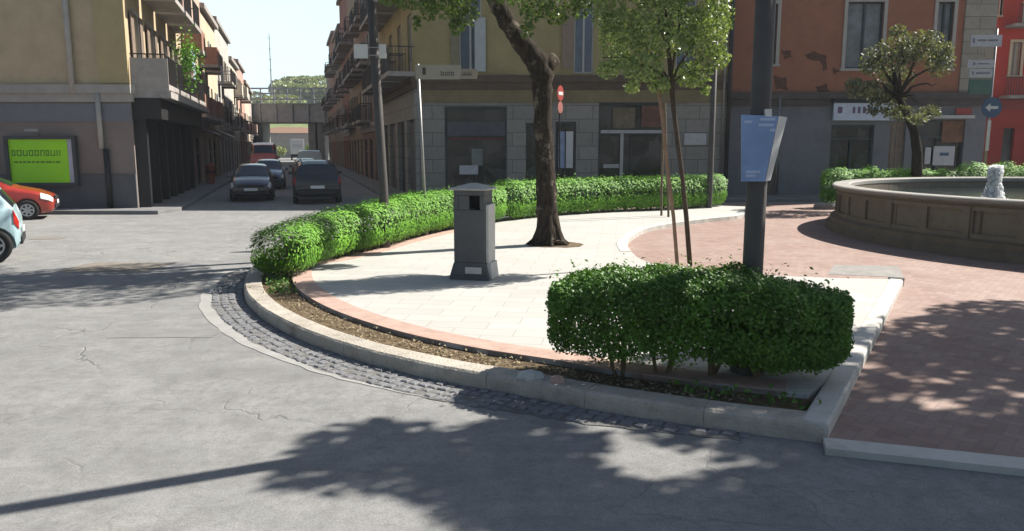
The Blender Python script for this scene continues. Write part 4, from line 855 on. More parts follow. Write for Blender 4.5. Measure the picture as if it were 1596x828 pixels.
bigtree(12.9,8.6,'tall plane tree standing on the plaza in front of the fountain',np.random.RandomState(62),[(4.6,7.2,1.1),(5.4,8.6,1.1),(6.6,9.6,1.1),(6.2,7.4,1.2),(7.6,8.6,1.2),(5.6,5.7,1.1),(7.4,6.6,1.2),(8.9,9.6,1.2),(4.2,8.0,.7),(9.2,7.4,1.1)])
# ------------------------------------------------------------------ posts and signs
def post(p,top,r0,r1,n=16): return MB().tube([(p.x,p.y,p.z-.02),(p.x,p.y,p.z+.02),(p.x,p.y,top)],[r0,r0,r1],n)
# big pole with blue panels
bp=Vector((xat(1174,400,6.87),6.87,ZI)); T=thing('lamp_column','thick dark grey lamp column behind the front hedge','lamp post',(bp.x,bp.y,ZI)); wpx=F/bp.y
post(bp,9.5,.092,.075,24).build('pole',METAL_P,T,smooth=True); MB().lathe([(.16,-.02),(.16,.05),(.12,.1),(.1,.3)],(bp.x,bp.y,ZI),24).build('base_collar',METAL_P,T)
MB().tube([(bp.x,bp.y,9.4),(bp.x,bp.y,9.9),(bp.x-.8,bp.y-.3,10.2),(bp.x-1.6,bp.y-.6,10.2)],.06,8).build('arm',METAL_P,T); MB().box(bp.x-2.2,bp.x-1.5,bp.y-.75,bp.y-.45,10.1,10.25).build('lamp_head',METAL_G,T)
S=thing('notice_box','blue tapered notice box strapped to the thick grey lamp column','sign',(bp.x,bp.y,zat(284,bp.y-.14)))
Yn=bp.y-.13; X=lambda px,py,Y=Yn: atd(px,py,Y)
def slab_(pts,dv,nm,mt,par):
    m=MB(); k=len(pts); m.add([tuple(p) for p in pts]+[tuple(Vector(p)+dv) for p in pts],[tuple(range(k)),tuple(range(2*k-1,k-1,-1))]+[(i,k+i,k+(i+1)%k,(i+1)%k) for i in range(k)]); return m.build(nm,mt,par)
slab_([X(1156,283),X(1192,283),X(1213,181),X(1156,179)],Vector((0,.02,0)),'front_panel',BLUE,S)
slab_([X(1193,283),X(1201,281,Yn+.07),X(1227,183,Yn+.08),X(1214,181)],Vector((-.01,.03,0)),'side_panel',WHITEP,S)
slab_([X(1156,283,Yn+.03),X(1156,179,Yn+.03),X(1156,179,Yn+.24),X(1156,283,Yn+.24)],Vector((.015,0,0)),'back_panel',BLUE,S)
slab_([X(1193,170),X(1203,170),X(1203,182),X(1193,182)],Vector((0,.05,0)),'clip',WHITEP,S)
tx=MB()
for py,a_,b_ in [(186,1184,1208),(195,1182,1206),(190,1160,1172),(203,1200,1209),(268,1162,1185),(274,1162,1178)]:
    p=X(a_,py,Yn-.004); p2=X(b_,py,Yn-.004); tx.box(p.x,p2.x,Yn-.006,Yn-.001,p.z-.012,p.z+.012)
tx.build('print',M('pale_print',(.33,.4,.55),.6,.1,6),S)
# slim lamp post (1105)
sp=at(1105,324,ZI); T=thing('lamp_post','slim dark lamp post at the right end of the bright hedge','lamp post',(sp.x,sp.y,ZI))
post(sp,8.5,.10,.08).build('pole',METAL_P,T,smooth=True); MB().tube([(sp.x,sp.y,8.4),(sp.x-.7,sp.y,8.8)],.04,8).build('arm',METAL_P,T); MB().box(sp.x-1.3,sp.x-.6,sp.y-.12,sp.y+.12,8.75,8.87).build('lamp_head',METAL_G,T)
# utility post left with two white plates
up=at(600,386,ZI); Yu=up.y; tp=atd(577,0,Yu); T=thing('street_lamp','tall grey lamp post with two white plates left of the litter bin','lamp post',(up.x,up.y,ZI))
dirv=(tp-Vector((up.x,up.y,ZI))); dirv=Vector((dirv.x,0,dirv.z)); e_=Vector((up.x,up.y,ZI))+dirv*(8.5/dirv.z)
MB().tube([(up.x,up.y,ZI-.02),(up.x,up.y,ZI+1.2),tuple(Vector((up.x,up.y,ZI))+Vector((0,0,1.2))+(e_-Vector((up.x,up.y,ZI+1.2)))*1.0)],[.10,.092,.085],14).build('pole',METAL_P,T,smooth=True)
cxp=lambda z: up.x+(e_.x-up.x)*max(0,(z-ZI-1.2))/(8.5-1.2)
zz0,zz1=zat(92,Yu),zat(70,Yu); xm=cxp(zz0)
MB().box(xm-.39,xm-.12,Yu-.11,Yu-.09,zz0,zz1).build('plate',WHITEP,T); MB().box(xm+.10,xm+.235,Yu-.11,Yu-.09,zz0,zz1).build('plate',WHITEP,T)
for zq in (zz0+.05,zz1-.07): MB().box(xm-.39,xm+.235,Yu-.088,Yu-.066,zq,zq+.02).build('bracket',METAL_G,T)
MB().tube([e_,e_+Vector((-.6,-.2,.3)),e_+Vector((-1.4,-.4,.35))],.035,8).build('arm',METAL_P,T); MB().box(e_.x-2.0,e_.x-1.3,e_.y-.55,e_.y-.3,e_.z+.3,e_.z+.4).build('lamp_head',METAL_G,T)
# thin post with street name sign
tp_=at(665,367,ZI); T=thing('street_name_sign','long pale street name sign on a thin grey post beside the bin','sign',(tp_.x,tp_.y,ZI)); Yt=tp_.y
tt=atd(651,100,Yt); MB().tube([(tp_.x,Yt,ZI-.02),(tt.x,Yt,tt.z)],.035,10).build('pole',METAL_G,T,smooth=True)
xa,xb=xat(648,112,Yt),xat(718,112,Yt); xc=xat(744,112,Yt); za,zb_=zat(124,Yt),zat(102,Yt)
MB().box(xa,xb,Yt-.07,Yt-.04,za,zb_).build('plate',M('sign_cream',(.27,.26,.22),.6,.1,5),T); MB().box(xb+.01,xc,Yt-.071,Yt-.041,za+.01,zat(108,Yt)).build('plate',M('sign_cream2',(.24,.215,.18),.6,.1,5),T)
lt=MB(); 
def zz(py): return zat(py,Yt)
lt.box(xat(659,112,Yt),xat(664,112,Yt),Yt-.078,Yt-.07,zz(117),zz(106))
px=687.5
for wv in (3,2.2,2.2,1.4,2.4,2.2,2.2):
    lt.box(xat(px,112,Yt),xat(px+wv*.35,112,Yt),Yt-.078,Yt-.07,zz(118.5),zz(112.5 if wv<2.9 else 110.5)); lt.box(xat(px+wv*.36,112,Yt),xat(px+wv*.85,112,Yt),Yt-.0775,Yt-.07,zz(118.5),zz(117.2)); lt.box(xat(px+wv*.36,112,Yt),xat(px+wv*.85,112,Yt),Yt-.0775,Yt-.07,zz(114),zz(113)); px+=wv+.9
px=721
for wv in (2.2,2,2,2.2,2):
    lt.box(xat(px,112,Yt),xat(px+wv,112,Yt),Yt-.079,Yt-.072,zz(118.5),zz(117)); lt.box(xat(px,112,Yt),xat(px+wv*.4,112,Yt),Yt-.079,Yt-.072,zz(117),zz(113.6)); px+=wv+1.0
lt.build('lettering',LETTER,T)
# no entry sign on thin black post behind the leaning tree
np_=Vector((xat(872,300,28.3),28.3,0)); T=thing('no_entry_sign','red round road sign with a white bar, turned aside, behind the leaning tree','sign',np_)
MB().tube([(np_.x,np_.y,-.02),(np_.x-.03,np_.y,zat(128,28.3))],.03,8).build('pole',METAL_D,T)
zc=zat(150,28.3); ang=R(62)
def disc(cx,cy,cz,r,dep,ang,nm,mt,par,n=28,rz=1):
    m=MB(); t_=Vector((math.cos(ang),math.sin(ang),0)); o_=Vector((math.sin(ang),-math.cos(ang),0)); A_=[Vector((cx,cy,cz))+t_*r*math.cos(2*math.pi*i/n)+Vector((0,0,r*rz*math.sin(2*math.pi*i/n))) for i in range(n)]
    k=n; m.add([tuple(p+o_*dep[0]) for p in A_]+[tuple(p+o_*dep[1]) for p in A_],[tuple(range(n-1,-1,-1)),tuple(range(n,2*n))]+[(i,(i+1)%k,k+(i+1)%k,k+i) for i in range(k)]); return m.build(nm,mt,par)
disc(np_.x-.04,np_.y-.05,zc+.1,.27,(.03,.05),ang,'sign_face',REDP,T); disc(np_.x-.04,np_.y-.05,zc-.40,.21,(.03,.05),ang,'sign_face',M('faded_red',(.25,.09,.075),.6,.2,5),T)
t_=Vector((math.cos(ang),math.sin(ang),0)); o_=Vector((math.sin(ang),-math.cos(ang),0)); MB().fbox(Vector((np_.x-.04,np_.y-.05,0)),t_,o_,-.18,.18,.052,.06,zc+.03-.0,zc+.15).build('white_bar',WHITEP,T)
# sign post at the right: direction boards and round blue arrow
Ys=28.5; xs_=xat(1540,200,Ys); T=thing('road_sign_post','galvanised post with direction boards and a round blue arrow sign','sign',(xs_,Ys,0))
MB().tube([(xs_,Ys,-.02),(xs_,Ys,zat(45,Ys))],.04,10).build('pole',METAL_G,T,smooth=True)
for a_,b_,c_,d_,mt in [(1508,1556,55,73,GREYP),(1506,1547,94,106,GREYP),(1510,1546,108,121,GREYP),(1511,1546,124,147,GREENP),(1531,1545,76,91,M('tan_board',(.3,.25,.18),.6,.1,5))]:
    MB().box(xat(a_,100,Ys),xat(b_,100,Ys),Ys-.09,Ys-.05,zat(d_,Ys),zat(c_,Ys)).build('direction_board',mt,T)
lt=MB()
for a_,b_,c_,d_ in [(1511,1514,60,68),(1518,1532,62,65),(1534,1550,62,65),(1514,1518,98,102),(1521,1540,99,101),(1514,1517,112,117),(1520,1542,113,116)]: lt.box(xat(a_,100,Ys),xat(b_,100,Ys),Ys-.097,Ys-.09,zat(d_,Ys),zat(c_,Ys))
lt.build('lettering',M('faded_letter',(.17,.16,.19),.7,.1,4),T)
zc=zat(168,Ys); xr=xat(1543,168,Ys); disc(xr,Ys-.06,zc,.37,(.03,.055),0,'round_sign',BLUEP,T)
ar=MB(); yy=Ys-.06-.062
ar.add([(xr-.24,yy,zc),(xr-.06,yy,zc-.15),(xr-.06,yy,zc-.05),(xr+.22,yy,zc-.05),(xr+.22,yy,zc+.05),(xr-.06,yy,zc+.05),(xr-.06,yy,zc+.15)]+[(x_,yy+.004,z_) for x_,z_ in [(xr-.24,zc),(xr-.06,zc-.15),(xr-.06,zc-.05),(xr+.22,zc-.05),(xr+.22,zc+.05),(xr-.06,zc+.05),(xr-.06,zc+.15)]],[tuple(range(7)),tuple(range(13,6,-1))]+[(i,7+i,7+(i+1)%7,(i+1)%7) for i in range(7)]); ar.build('arrow',WHITEP,T)
MB().box(xat(1536,210,Ys),xat(1541,210,Ys),Ys-.08,Ys-.05,zat(235,Ys),zat(188,Ys)).build('white_strip',WHITEP,T)
# ------------------------------------------------------------------ litter bin
bc=at(737,437,ZI); Yb=bc.y; px_m=F/ (Yb*math.cos(PITCH)+ (CAMH-1)*math.sin(PITCH))
T=thing('litter_bin','dark cast litter bin with grey pyramid lid on the pale paving','litter bin',(bc.x,bc.y+.3,ZI))
yc=Yb+.30; xc_=bc.x; rot=R(-14)
def rbox(m,hx,hy,z0,z1,hx2=None,hy2=None,ox=0,oy=0):
    hx2=hx if hx2 is None else hx2; hy2=hy if hy2 is None else hy2; v=[]
    for z,a_,b_ in ((z0,hx,hy),(z1,hx2,hy2)):
        for sx,sy in ((-1,-1),(1,-1),(1,1),(-1,1)):
            X_=ox+sx*a_;Y_=oy+sy*b_; v.append((xc_+X_*math.cos(rot)-Y_*math.sin(rot),yc+X_*math.sin(rot)+Y_*math.cos(rot),z))
    m.add(v,[(3,2,1,0),(4,5,6,7),(0,1,5,4),(1,2,6,5),(2,3,7,6),(3,0,4,7)])
Ht=zat(297,yc-.25)-ZI
m=MB(); rbox(m,.315,.27,ZI-.01,ZI+.06); rbox(m,.31,.265,ZI+.06,ZI+.26,.255,.235); m.build('base',BINM,T,bevel=.01)
m=MB(); rbox(m,.25,.23,ZI+.26,ZI+Ht-.30); rbox(m,.04,.23,ZI+Ht-.30,ZI+Ht-.08,ox=-.21); rbox(m,.04,.23,ZI+Ht-.30,ZI+Ht-.08,ox=.21); rbox(m,.17,.02,ZI+Ht-.30,ZI+Ht-.08,oy=.21); rbox(m,.085,.03,ZI+Ht-.30,ZI+Ht-.08,ox=-.085,oy=-.2); rbox(m,.25,.23,ZI+Ht-.08,ZI+Ht); m.build('body',BINM,T,bevel=.012)
m=MB(); rbox(m,.025,.19,ZI+.26,ZI+Ht-.22,ox=.277); rbox(m,.06,.2,ZI+.0,ZI+.26,.03,.18,ox=.30); m.build('side_panel',BINP,T,bevel=.008)
m=MB(); rbox(m,.31,.29,ZI+Ht,ZI+Ht+.03); rbox(m,.305,.285,ZI+Ht+.03,ZI+Ht+.10,.05,.05); m.build('lid',BINL,T,bevel=.006)
m=MB(); rbox(m,.13,.008,ZI+.1,ZI+.2,oy=-.285,ox=.08); m.build('plate',BINP,T)
# ------------------------------------------------------------------ orange roadside bin in the street
p=st(-4.45,at(336,290,0).length); p=Vector((p.x,p.y,.13)); T=thing('street_bin','small orange red bin standing on the left pavement of the street','litter bin',p)
MB().lathe([(.22,0),(.25,.9),(.27,.92),(.27,1.0),(.2,1.1),(.02,1.15)],(p.x,p.y,.13),14).build('body',M('orange_plastic',(.35,.06,.03),.5,.1,3),T,smooth=True); MB().lathe([(.255,.6),(.262,.62),(.262,.68),(.255,.7)],(p.x,p.y,.13),14).build('band',METAL_D,T)
# balcony plant
pp=atd(293,80,YL+4.5); pp=Vector((st(-3.8,dC+5).x,st(-3.8,dC+5).y,zat(115,YL+4.5))); T=thing('balcony_plant','bright green plant trailing over the left street balcony','plant',pp)
q=rs.normal(size=(900,3))*np.array([.22,.3,.55]); C=q+np.array([pp.x,pp.y,pp.z+.55]); leaves('foliage',C,.13,LEAF_F,T,rs=rs); MB().lathe([(.13,-.15),(.19,.15)],tuple(pp),10,True).build('pot',EDGEB,T)
# laundry and awnings in the street
for i,(lat,dd,z,cc,lab) in enumerate([(-4.0,7.6,6.2,(.30,.36,.5),'blue laundry hanging from the first left street balcony'),(-3.95,22,7.0,(.7,.68,.64),'white sheet hanging from a left street balcony further on'),(-4.0,31,5.2,(.65,.6,.5),'cream cloth hanging low in the left street row')]):
    b=st(lat,dC+dd); T=MB(); nn_=10; L_=1.3
    v=[(b.x+U.x*L_*k/nn_+NR.x*.05*math.sin(k*1.9),b.y+U.y*L_*k/nn_+NR.y*.05*math.sin(k*1.9),z-h_*1.1) for h_ in (0,.5,1) for k in range(nn_+1)]
    T.add(v,[(j*(nn_+1)+k,j*(nn_+1)+k+1,(j+1)*(nn_+1)+k+1,(j+1)*(nn_+1)+k) for j in range(2) for k in range(nn_)]); o=T.build('hanging_laundry',M('cloth_%d'%i,cc,.9,.15,5)); sf=o.modifiers.new('s','SOLIDIFY'); sf.thickness=.02; tag(o,lab,'laundry')
for i,(dd,cc,lab) in enumerate([(15.5,(.10,.05,.05),'dark red shop awning over the left street pavement'),(27,(.35,.31,.25),'pale shop awning further down the left pavement')]):
    A_=st(-5.08,dC+dd); m=MB(); P=lambda s_,d_,z_: (A_.x+U.x*s_+NR.x*d_,A_.y+U.y*s_+NR.y*d_,z_)
    m.add([P(0,0,3.4),P(4,0,3.4),P(4,1.3,2.8),P(0,1.3,2.8),P(0,1.3,2.55),P(4,1.3,2.55),P(0,0,3.34),P(4,0,3.34),P(4,1.24,2.78),P(0,1.24,2.78)],[(0,1,2,3),(3,2,5,4),(6,9,8,7),(0,3,9,6),(1,7,8,2)]); tag(m.build('shop_awning',M('awning_%d'%i,cc,.8,.15,3)),lab,'awning')
# ------------------------------------------------------------------ vehicles
RUB=M('rubber',(.012,.012,.012),.85,.2,10); RIM=M('rim',(.45,.46,.47),.35,.1,4,metal=.6); CGL=M('car_glass',(.012,.016,.02),.06,.3,2,spec=.7); HLT=M('headlight',(.75,.75,.72),.15,.1,6); TLT=M('tail_light',(.3,.015,.01),.25,.1,6); PLT=M('number_plate',(.6,.6,.58),.5,.05,6); BLK=M('black_trim',(.015,.015,.016),.6,.2,5)
HATCH=[(0,.32,.58,.70,.62,.60),(.10,.22,.68,.79,.73,.64),(.45,.17,.80,.835,.87,.68),(1.05,.16,.92,.85,1.0,.70),(1.8,.16,.95,.86,1.44,.60),(2.5,.16,.96,.86,1.50,.58),(3.2,.16,.98,.86,1.47,.57),(3.65,.17,1.0,.84,1.36,.57),(3.9,.24,.98,.80,1.03,.66),(4.0,.34,.72,.74,.80,.64)]
SUVP=[(0,.40,.70,.74,.76,.64),(.10,.30,.82,.82,.88,.68),(.5,.25,.95,.86,1.02,.70),(1.1,.24,1.02,.87,1.1,.72),(1.8,.24,1.05,.88,1.55,.66),(2.6,.24,1.06,.88,1.62,.64),(3.4,.24,1.07,.88,1.60,.62),(3.75,.25,1.08,.87,1.48,.62),(3.92,.3,1.04,.84,1.10,.72),(4.0,.42,.8,.79,.88,.7)]
VANP=[(0,.36,.75,.78,.84,.7),(.12,.26,.95,.86,1.05,.74),(.5,.22,1.15,.90,1.25,.76),(.8,.22,1.2,.92,1.5,.78),(1.25,.22,1.25,.93,2.15,.78),(2.0,.22,1.25,.93,2.3,.80),(3.0,.22,1.25,.93,2.3,.80),(3.7,.22,1.25,.93,2.28,.80),(3.94,.26,1.25,.92,2.2,.80),(4.0,.34,1.2,.90,1.3,.85)]
def car(label,prof,paint,L_=4.0,W_=1.7,H_=1.5,wr=.31,wheels=(.72,3.25),group=None,name='parked_car',cat='car',rackbar=False,cargo=False):
    kx=L_/4.0; base=1.72 if prof is HATCH else (1.76 if prof is SUVP else 1.86); kw=W_/base; kz=H_/max(p[4] for p in prof)
    ys=[p[0]*kx for p in prof]; arr=np.array([[p[1]*kz,p[2]*kz,p[3]*kw,p[4]*kz,p[5]*kw] for p in prof])
    NS=26; yq=[]
    for i in range(len(ys)-1):
        k=3 if i<len(ys)-1 else 1
        for j in range(k): yq.append(ys[i]+(ys[i+1]-ys[i])*j/k)
    yq.append(ys[-1])
    def par(y): return [float(np.interp(y,ys,arr[:,c])) for c in range(5)]
    def half(y):
        zb,bz,hw,rz,rw=par(y)
        return [(0,zb),(hw*.86,zb),(hw*.97,zb+.07),(hw,zb+(bz-zb)*.5),(hw*.985,bz-.06),(hw*.955,bz),(rw+(hw*.955-rw)*.12,rz-(rz-bz)*.16),(rw*.86,rz-.012),(rw*.5,rz+.008),(0,rz+.015)]
    root=thing(name,label,cat,(0,0,0),group); m=MB(); nh=10; ring=2*nh-2
    for y in yq:
        h=half(y); full=h+[(-x,z) for x,z in reversed(h[1:-1])]; m.v+=[(x,y,z) for x,z in full]
    for i in range(len(yq)-1):
        for j in range(ring): m.f.append((i*ring+j,(i+1)*ring+j,(i+1)*ring+(j+1)%ring,i*ring+(j+1)%ring))
    m.f.append(tuple(range(ring))); m.f.append(tuple(range(len(yq)*ring-1,(len(yq)-1)*ring-1,-1)))
    body=m.build('body',paint,root,smooth=False); body.data.shade_smooth()
    # wheel arches cut with a boolean, applied at once
    cut=MB(); hw=W_/2
    for wy in wheels:
        for s in (-1,1):
            x0,x1=(s*(hw-.28),s*(hw+.2)); v=[]; n=20
            for x in (x0,x1):
                for k in range(n): a_=2*math.pi*k/n; v.append((x,wy*kx+(wr+.055)*math.cos(a_),wr+(wr+.055)*math.sin(a_)))
            cut.add(v,[tuple(range(n)),tuple(range(2*n-1,n-1,-1))]+[(k,n+k,n+(k+1)%n,(k+1)%n) for k in range(n)])
    import bmesh
    co=cut.build('cut',BLK); 
    for me_ in (co.data,body.data):
        b_=bmesh.new(); b_.from_mesh(me_); bmesh.ops.recalc_face_normals(b_,faces=b_.faces); b_.to_mesh(me_); b_.free()
    co.data.materials.clear(); co.data.materials.append(paint)
    bo=body.modifiers.new('cut','BOOLEAN'); bo.operation='DIFFERENCE'; bo.object=co; bo.solver='EXACT'
    dg=bpy.context.evaluated_depsgraph_get(); me2=bpy.data.meshes.new_from_object(body.evaluated_get(dg)); body.modifiers.clear(); body.data=me2; bpy.data.objects.remove(co)
    me2.materials.clear(); me2.materials.append(paint)
    try:
        me2.set_sharp_from_angle(angle=R(38))
    except Exception: pass
    S_=lambda y,k: (lambda h:(h[int(k)][0]+(h[min(int(k)+1,9)][0]-h[int(k)][0])*(k-int(k)),h[int(k)][1]+(h[min(int(k)+1,9)][1]-h[int(k)][1])*(k-int(k))))(half(y))
    def patch(y0,y1,k0,k1,nm,mt,side=1,off=.008,ny=6,nk=4,both=False,par_=root):
        m=MB(); rows=[]
        for i in range(ny+1):
            y=y0+(y1-y0)*i/ny
            ks=[k0+(k1-k0)*j/nk for j in range(nk+1)]
            pts=[(side*S_(y,k)[0],y,S_(y,k)[1]) for k in ks]
            if both: pts=pts+[(-p[0],p[1],p[2]) for p in reversed(pts)][1:] if abs(pts[-1][0])<1e-6 else pts+[(-p[0],p[1],p[2]) for p in reversed(pts)]
            rows.append(pts)
        nk_=len(rows[0])
        V=[[Vector(p) for p in r] for r in rows]; c=Vector((0,(y0+y1)/2,par((y0+y1)/2)[1]*.6))
        out=[]
        for i in range(ny+1):
            for j in range(nk_):
                a_=V[min(i+1,ny)][j]-V[max(i-1,0)][j]; b_=V[i][min(j+1,nk_-1)]-V[i][max(j-1,0)][j] if False else V[i][min(j+1,nk_-1)]-V[i][max(j-1,0)]
                n_=a_.cross(b_); 
                if n_.length<1e-9: n_=Vector((0,0,1))
                n_.normalize()
                if n_.dot(V[i][j]-c)<0: n_=-n_
                out.append(V[i][j]+n_*off)
        m.add(out,[(i*nk_+j,i*nk_+j+1,(i+1)*nk_+j+1,(i+1)*nk_+j) for i in range(ny) for j in range(nk_-1)]); return m.build(nm,mt,par_,smooth=True)
    yw0,yw1=ys[3]+.06*kx,ys[4]-.04; 
    patch(yw0,yw1,6.1 if prof is not VANP else 6.0,9,'windscreen',CGL,both=True)
    yr0,yr1=ys[7]+.02,ys[8]-.0
    if not cargo: patch(yr0,yr1,6.0,9,'rear_window',CGL,both=True,ny=4)
    if not cargo:
        for s in (-1,1):
            patch(ys[4]-.28*kx,ys[5]-.04,5.15,6.4,'side_window',CGL,s); patch(ys[5]+.04,ys[6]+.1,5.15,6.4,'side_window',CGL,s)
    for s in (-1,1):
        bz=par(ys[1])[1]; hw1=par(ys[1])[2]
        patch(ys[0]+.03,ys[1]+.24,3.7,5.6,'headlight',HLT,s,.012,4,3)
        patch(ys[8]+.0,ys[9]-.01,3.4,5.2,'tail_light',TLT,s,.012,3,3)
        MB().box(s*(hw*.98) if s>0 else -hw*.98-.17,s*(hw*.98)+.17 if s>0 else -hw*.98,ys[3]+.45,ys[3]+.55,par(ys[3])[1]+.02,par(ys[3])[1]+.15).build('mirror',paint,root,bevel=.02)
    z0=par(0)[0]
    MB().box(-.38*W_,.38*W_,-.035,.02,z0+.02,z0+.14).build('bumper',BLK,root,bevel=.01); MB().box(-.26,.26,-.05,-.036,z0+.13,z0+.24).build('number_plate',PLT,root)
    MB().box(-.40*W_,.40*W_,L_-.02,L_+.035,z0+.0,z0+.14).build('bumper',BLK,root,bevel=.01); zp=par(L_)[1]-.2; MB().box(-.26,.26,L_+.036,L_+.046,z0+.2,z0+.31).build('number_plate',PLT,root)
    MB().box(-.3*W_,.3*W_,-.02,.03,z0+.26,z0+.36).build('grille',BLK,root)
    if rackbar:
        for s in (-1,1): MB().tube([(s*.58,ys[4]+.2,par(ys[4])[3]+.0),(s*.58,ys[4]+.35,H_+.06),(s*.57,ys[6],H_+.05),(s*.56,ys[7]-.1,par(ys[7])[3]+.03)],.02,6).build('roof_rail',METAL_G,root)
    wm={}
    first=None
    for wy in wheels:
        for s in (-1,1):
            if first is None:
                # wheel built around the x axis at origin
                m=MB(); n=26; pr=[(wr*.62,-.09),(wr*.94,-.10),(wr,-.06),(wr,.06),(wr*.94,.10),(wr*.62,.09)]; v=[]
                for r,x in pr: v+=[(x,r*math.cos(2*math.pi*k/n),r*math.sin(2*math.pi*k/n)) for k in range(n)]
                m.add(v,[(i*n+k,i*n+(k+1)%n,((i+1)%6)*n+(k+1)%n,((i+1)%6)*n+k) for i in range(6) for k in range(n)])
                wo=m.build('wheel',RUB,root); wo.data.shade_smooth(); 
                m=MB(); v=[(.05,r*math.cos(2*math.pi*k/n),r*math.sin(2*math.pi*k/n)) for r in (wr*.63,wr*.52) for k in range(n)]+[(.085,r*math.cos(2*math.pi*k/n),r*math.sin(2*math.pi*k/n)) for r in (wr*.63,wr*.52) for k in range(n)]
                m.add(v,[(2*n+k,2*n+(k+1)%n,3*n+(k+1)%n,3*n+k) for k in range(n)]+[(n+k,n+(k+1)%n,3*n+(k+1)%n,3*n+k) for k in range(n)])
                for q in range(7):
                    a_=2*math.pi*q/7; d1=Vector((0,math.cos(a_),math.sin(a_))); d2=Vector((0,-math.sin(a_),math.cos(a_)))
                    P=[d1*.03+d2*.035,d1*wr*.55+d2*.022,d1*wr*.55-d2*.022,d1*.03-d2*.035]; m.add([tuple(p+Vector((.08,0,0))) for p in P]+[tuple(p+Vector((.05,0,0))) for p in P],[(0,1,2,3),(7,6,5,4),(0,4,5,1),(1,5,6,2),(2,6,7,3),(3,7,4,0)])
                m.add([(.09,.05*math.cos(k),.05*math.sin(k)) for k in np.arange(0,6.28,.7)],[tuple(range(9))])
                ri=m.build('rim',RIM,wo); first=wo
                db=MB(); db.add([(.03,wr*.6*math.cos(2*math.pi*k/16),wr*.6*math.sin(2*math.pi*k/16)) for k in range(16)],[tuple(range(16))]); db.build('brake_disc',BLK,wo)
                ob=wo
            else:
                ob=copy_tree(first,root)
            ob.location=(s*(hw-.10),wy*kx,wr); ob.rotation_euler=(0,0,0 if s>0 else math.pi)
    return root
def place(o,x,y,head):   # head: heading vector; local front is -y
    o.location=(x,y,0); o.rotation_euler=(0,0,math.atan2(head.x,-head.y))
def carpaint(n,c,r=.3,metal=.2): return M(n,c,r,.06,2,metal=metal,coat=.6,spec=.5)
def from_rear(o,p,head,L_): 
    # p is the ground point under the end nearest the camera
    q=p+Vector((head.x,head.y,0))*(L_); place(o,q.x,q.y,head)
sv=car('dark suv driving away, nearest vehicle in the street right lane',SUVP,carpaint('paint_suv',(.009,.011,.016)),4.3,1.82,1.66,.35,group='vehicles in the street',name='suv',cat='car',rackbar=True); from_rear(sv,at(496,319),U,4.3)
def front_at(o,p,head): place(o,p.x,p.y,head)
a_=car('small dark blue hatchback facing us at the left kerb of the street',HATCH,carpaint('paint_a',(.013,.018,.03)),3.9,1.66,1.46,.29,group='vehicles in the street'); front_at(a_,at(392,315),-U)
b_=car('slate blue car behind the dark hatchback with its light showing',HATCH,carpaint('paint_b',(.06,.085,.15)),4.1,1.7,1.5,.3,group='vehicles in the street'); front_at(b_,at(418,296),-U)
c_=car('red topped van parked behind the blue cars in the street',VANP,carpaint('paint_c',(.5,.075,.03),.5,0),5.0,2.0,2.45,.34,group='vehicles in the street',name='van',cat='van'); front_at(c_,at(411,276),-U)
d_=car('dark car with a pale roof line just ahead of the suv',HATCH,carpaint('paint_d',(.05,.055,.06)),4.1,1.72,1.5,.3,group='vehicles in the street'); from_rear(d_,at(480,288),U,4.1)
e_c=car('white van roof showing ahead of the dark cars in the street',VANP,carpaint('paint_e',(.6,.62,.62)),4.6,1.85,1.9,.33,group='vehicles in the street',name='van',cat='van'); from_rear(e_c,at(484,276),U,4.6)
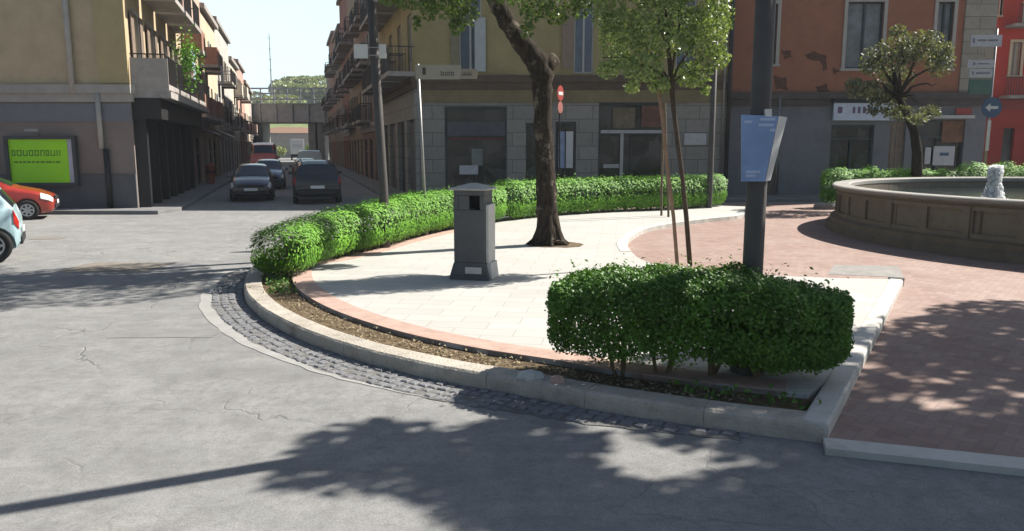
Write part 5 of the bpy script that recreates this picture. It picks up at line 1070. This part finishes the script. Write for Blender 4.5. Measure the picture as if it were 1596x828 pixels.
# white truck: cab + cargo box
tp2=at(464,250); TR=thing('truck','white box truck at the far end of the street','truck',(0,0,0),'vehicles in the street')
MB().box(-1.05,1.05,1.9,6.5,.95,3.3).build('cargo_box',WHITEP,TR,bevel=.03); m=MB(); m.add([(-1,0,.5),(1,0,.5),(1,1.8,.5),(-1,1.8,.5),(-1,0,1.5),(1,0,1.5),(-.95,.5,2.3),(.95,.5,2.3),(.95,1.8,2.35),(-.95,1.8,2.35)],[(3,2,1,0),(0,1,5,4),(4,5,7,6),(6,7,8,9),(0,4,6,9,3),(1,2,8,7,5),(2,3,9,8)]); m.build('cab',WHITEP,TR)
MB().add; m=MB(); m.add([(-.85,.03,1.55),(.85,.03,1.55),(.82,.43,2.2),(-.82,.43,2.2)],[(0,1,2,3)]); 
m.v=[(v[0],v[1]-.02,v[2]) for v in m.v]; m.build('windscreen',CGL,TR); MB().box(-.9,.9,1.5,6.4,.55,.94).build('chassis',BLK,TR)
for wy in (.9,5.2):
    for s in (-1,1):
        m=MB(); v=[]; n=18
        for x in (s*.75,s*1.0): v+=[(x,wy+.42*math.cos(2*math.pi*k/n),.42+.42*math.sin(2*math.pi*k/n)) for k in range(n)]
        m.add(v,[tuple(range(n)),tuple(range(2*n-1,n-1,-1))]+[(k,n+k,n+(k+1)%n,(k+1)%n) for k in range(n)]); m.build('wheel',RUB,TR)
MB().box(-.7,.7,6.501,6.53,1.9,2.5).build('rear_panel',GREYP,TR)
from_rear(TR,tp2,U,6.5)
rc=car('red car parked nose right below the green billboard',HATCH,carpaint('paint_red',(.26,.024,.014),.3,.0),3.9,1.68,1.5,.30,group='cars at the left edge'); yr_=at(40,342).y; hd=Vector((.90,.43,0)).normalized(); rp=Vector((xat(84,320,yr_),yr_,0))+Vector((-hd.y,hd.x,0))*.84; place(rc,rp.x,rp.y,hd)
pc_=car('pale ice blue small car cut off by the left edge of the road',HATCH,carpaint('paint_ice',(.36,.50,.53),.3,.0),3.5,1.6,1.52,.325,wheels=(.70,3.48),group='cars at the left edge',name='small_car'); yp=at(8,409).y; hd=Vector((-.87,-.5,0)).normalized(); q=Vector((xat(27,380,yp),yp+.1,0))+Vector((hd.y,-hd.x,0))*.8+hd*3.5; place(pc_,q.x,q.y,hd)
gc=car('silver car parked beyond the fountain at the right edge',HATCH,carpaint('paint_silver',(.35,.36,.37),.3,.4),4.1,1.7,1.5,.3); place(gc,xat(1548,250,33),33,Vector((-1,.12,0)))

# ------------------------------------------------------------------ air
hz=bpy.data.materials.new('haze'); hz.use_nodes=True; N,L=nodes(hz); N.remove(N['Principled BSDF']); pv=N.new('ShaderNodeVolumePrincipled'); pv.inputs['Color'].default_value=(.85,.92,1,1); pv.inputs['Density'].default_value=.0005; L.new(pv.outputs[0],N['Material Output'].inputs['Volume'])
tag(MB().box(-170,170,-20,420,-1,42).build('haze',hz),'faint pale haze in the air of the square','haze',kind='stuff')
sc.cycles.volume_max_steps=64
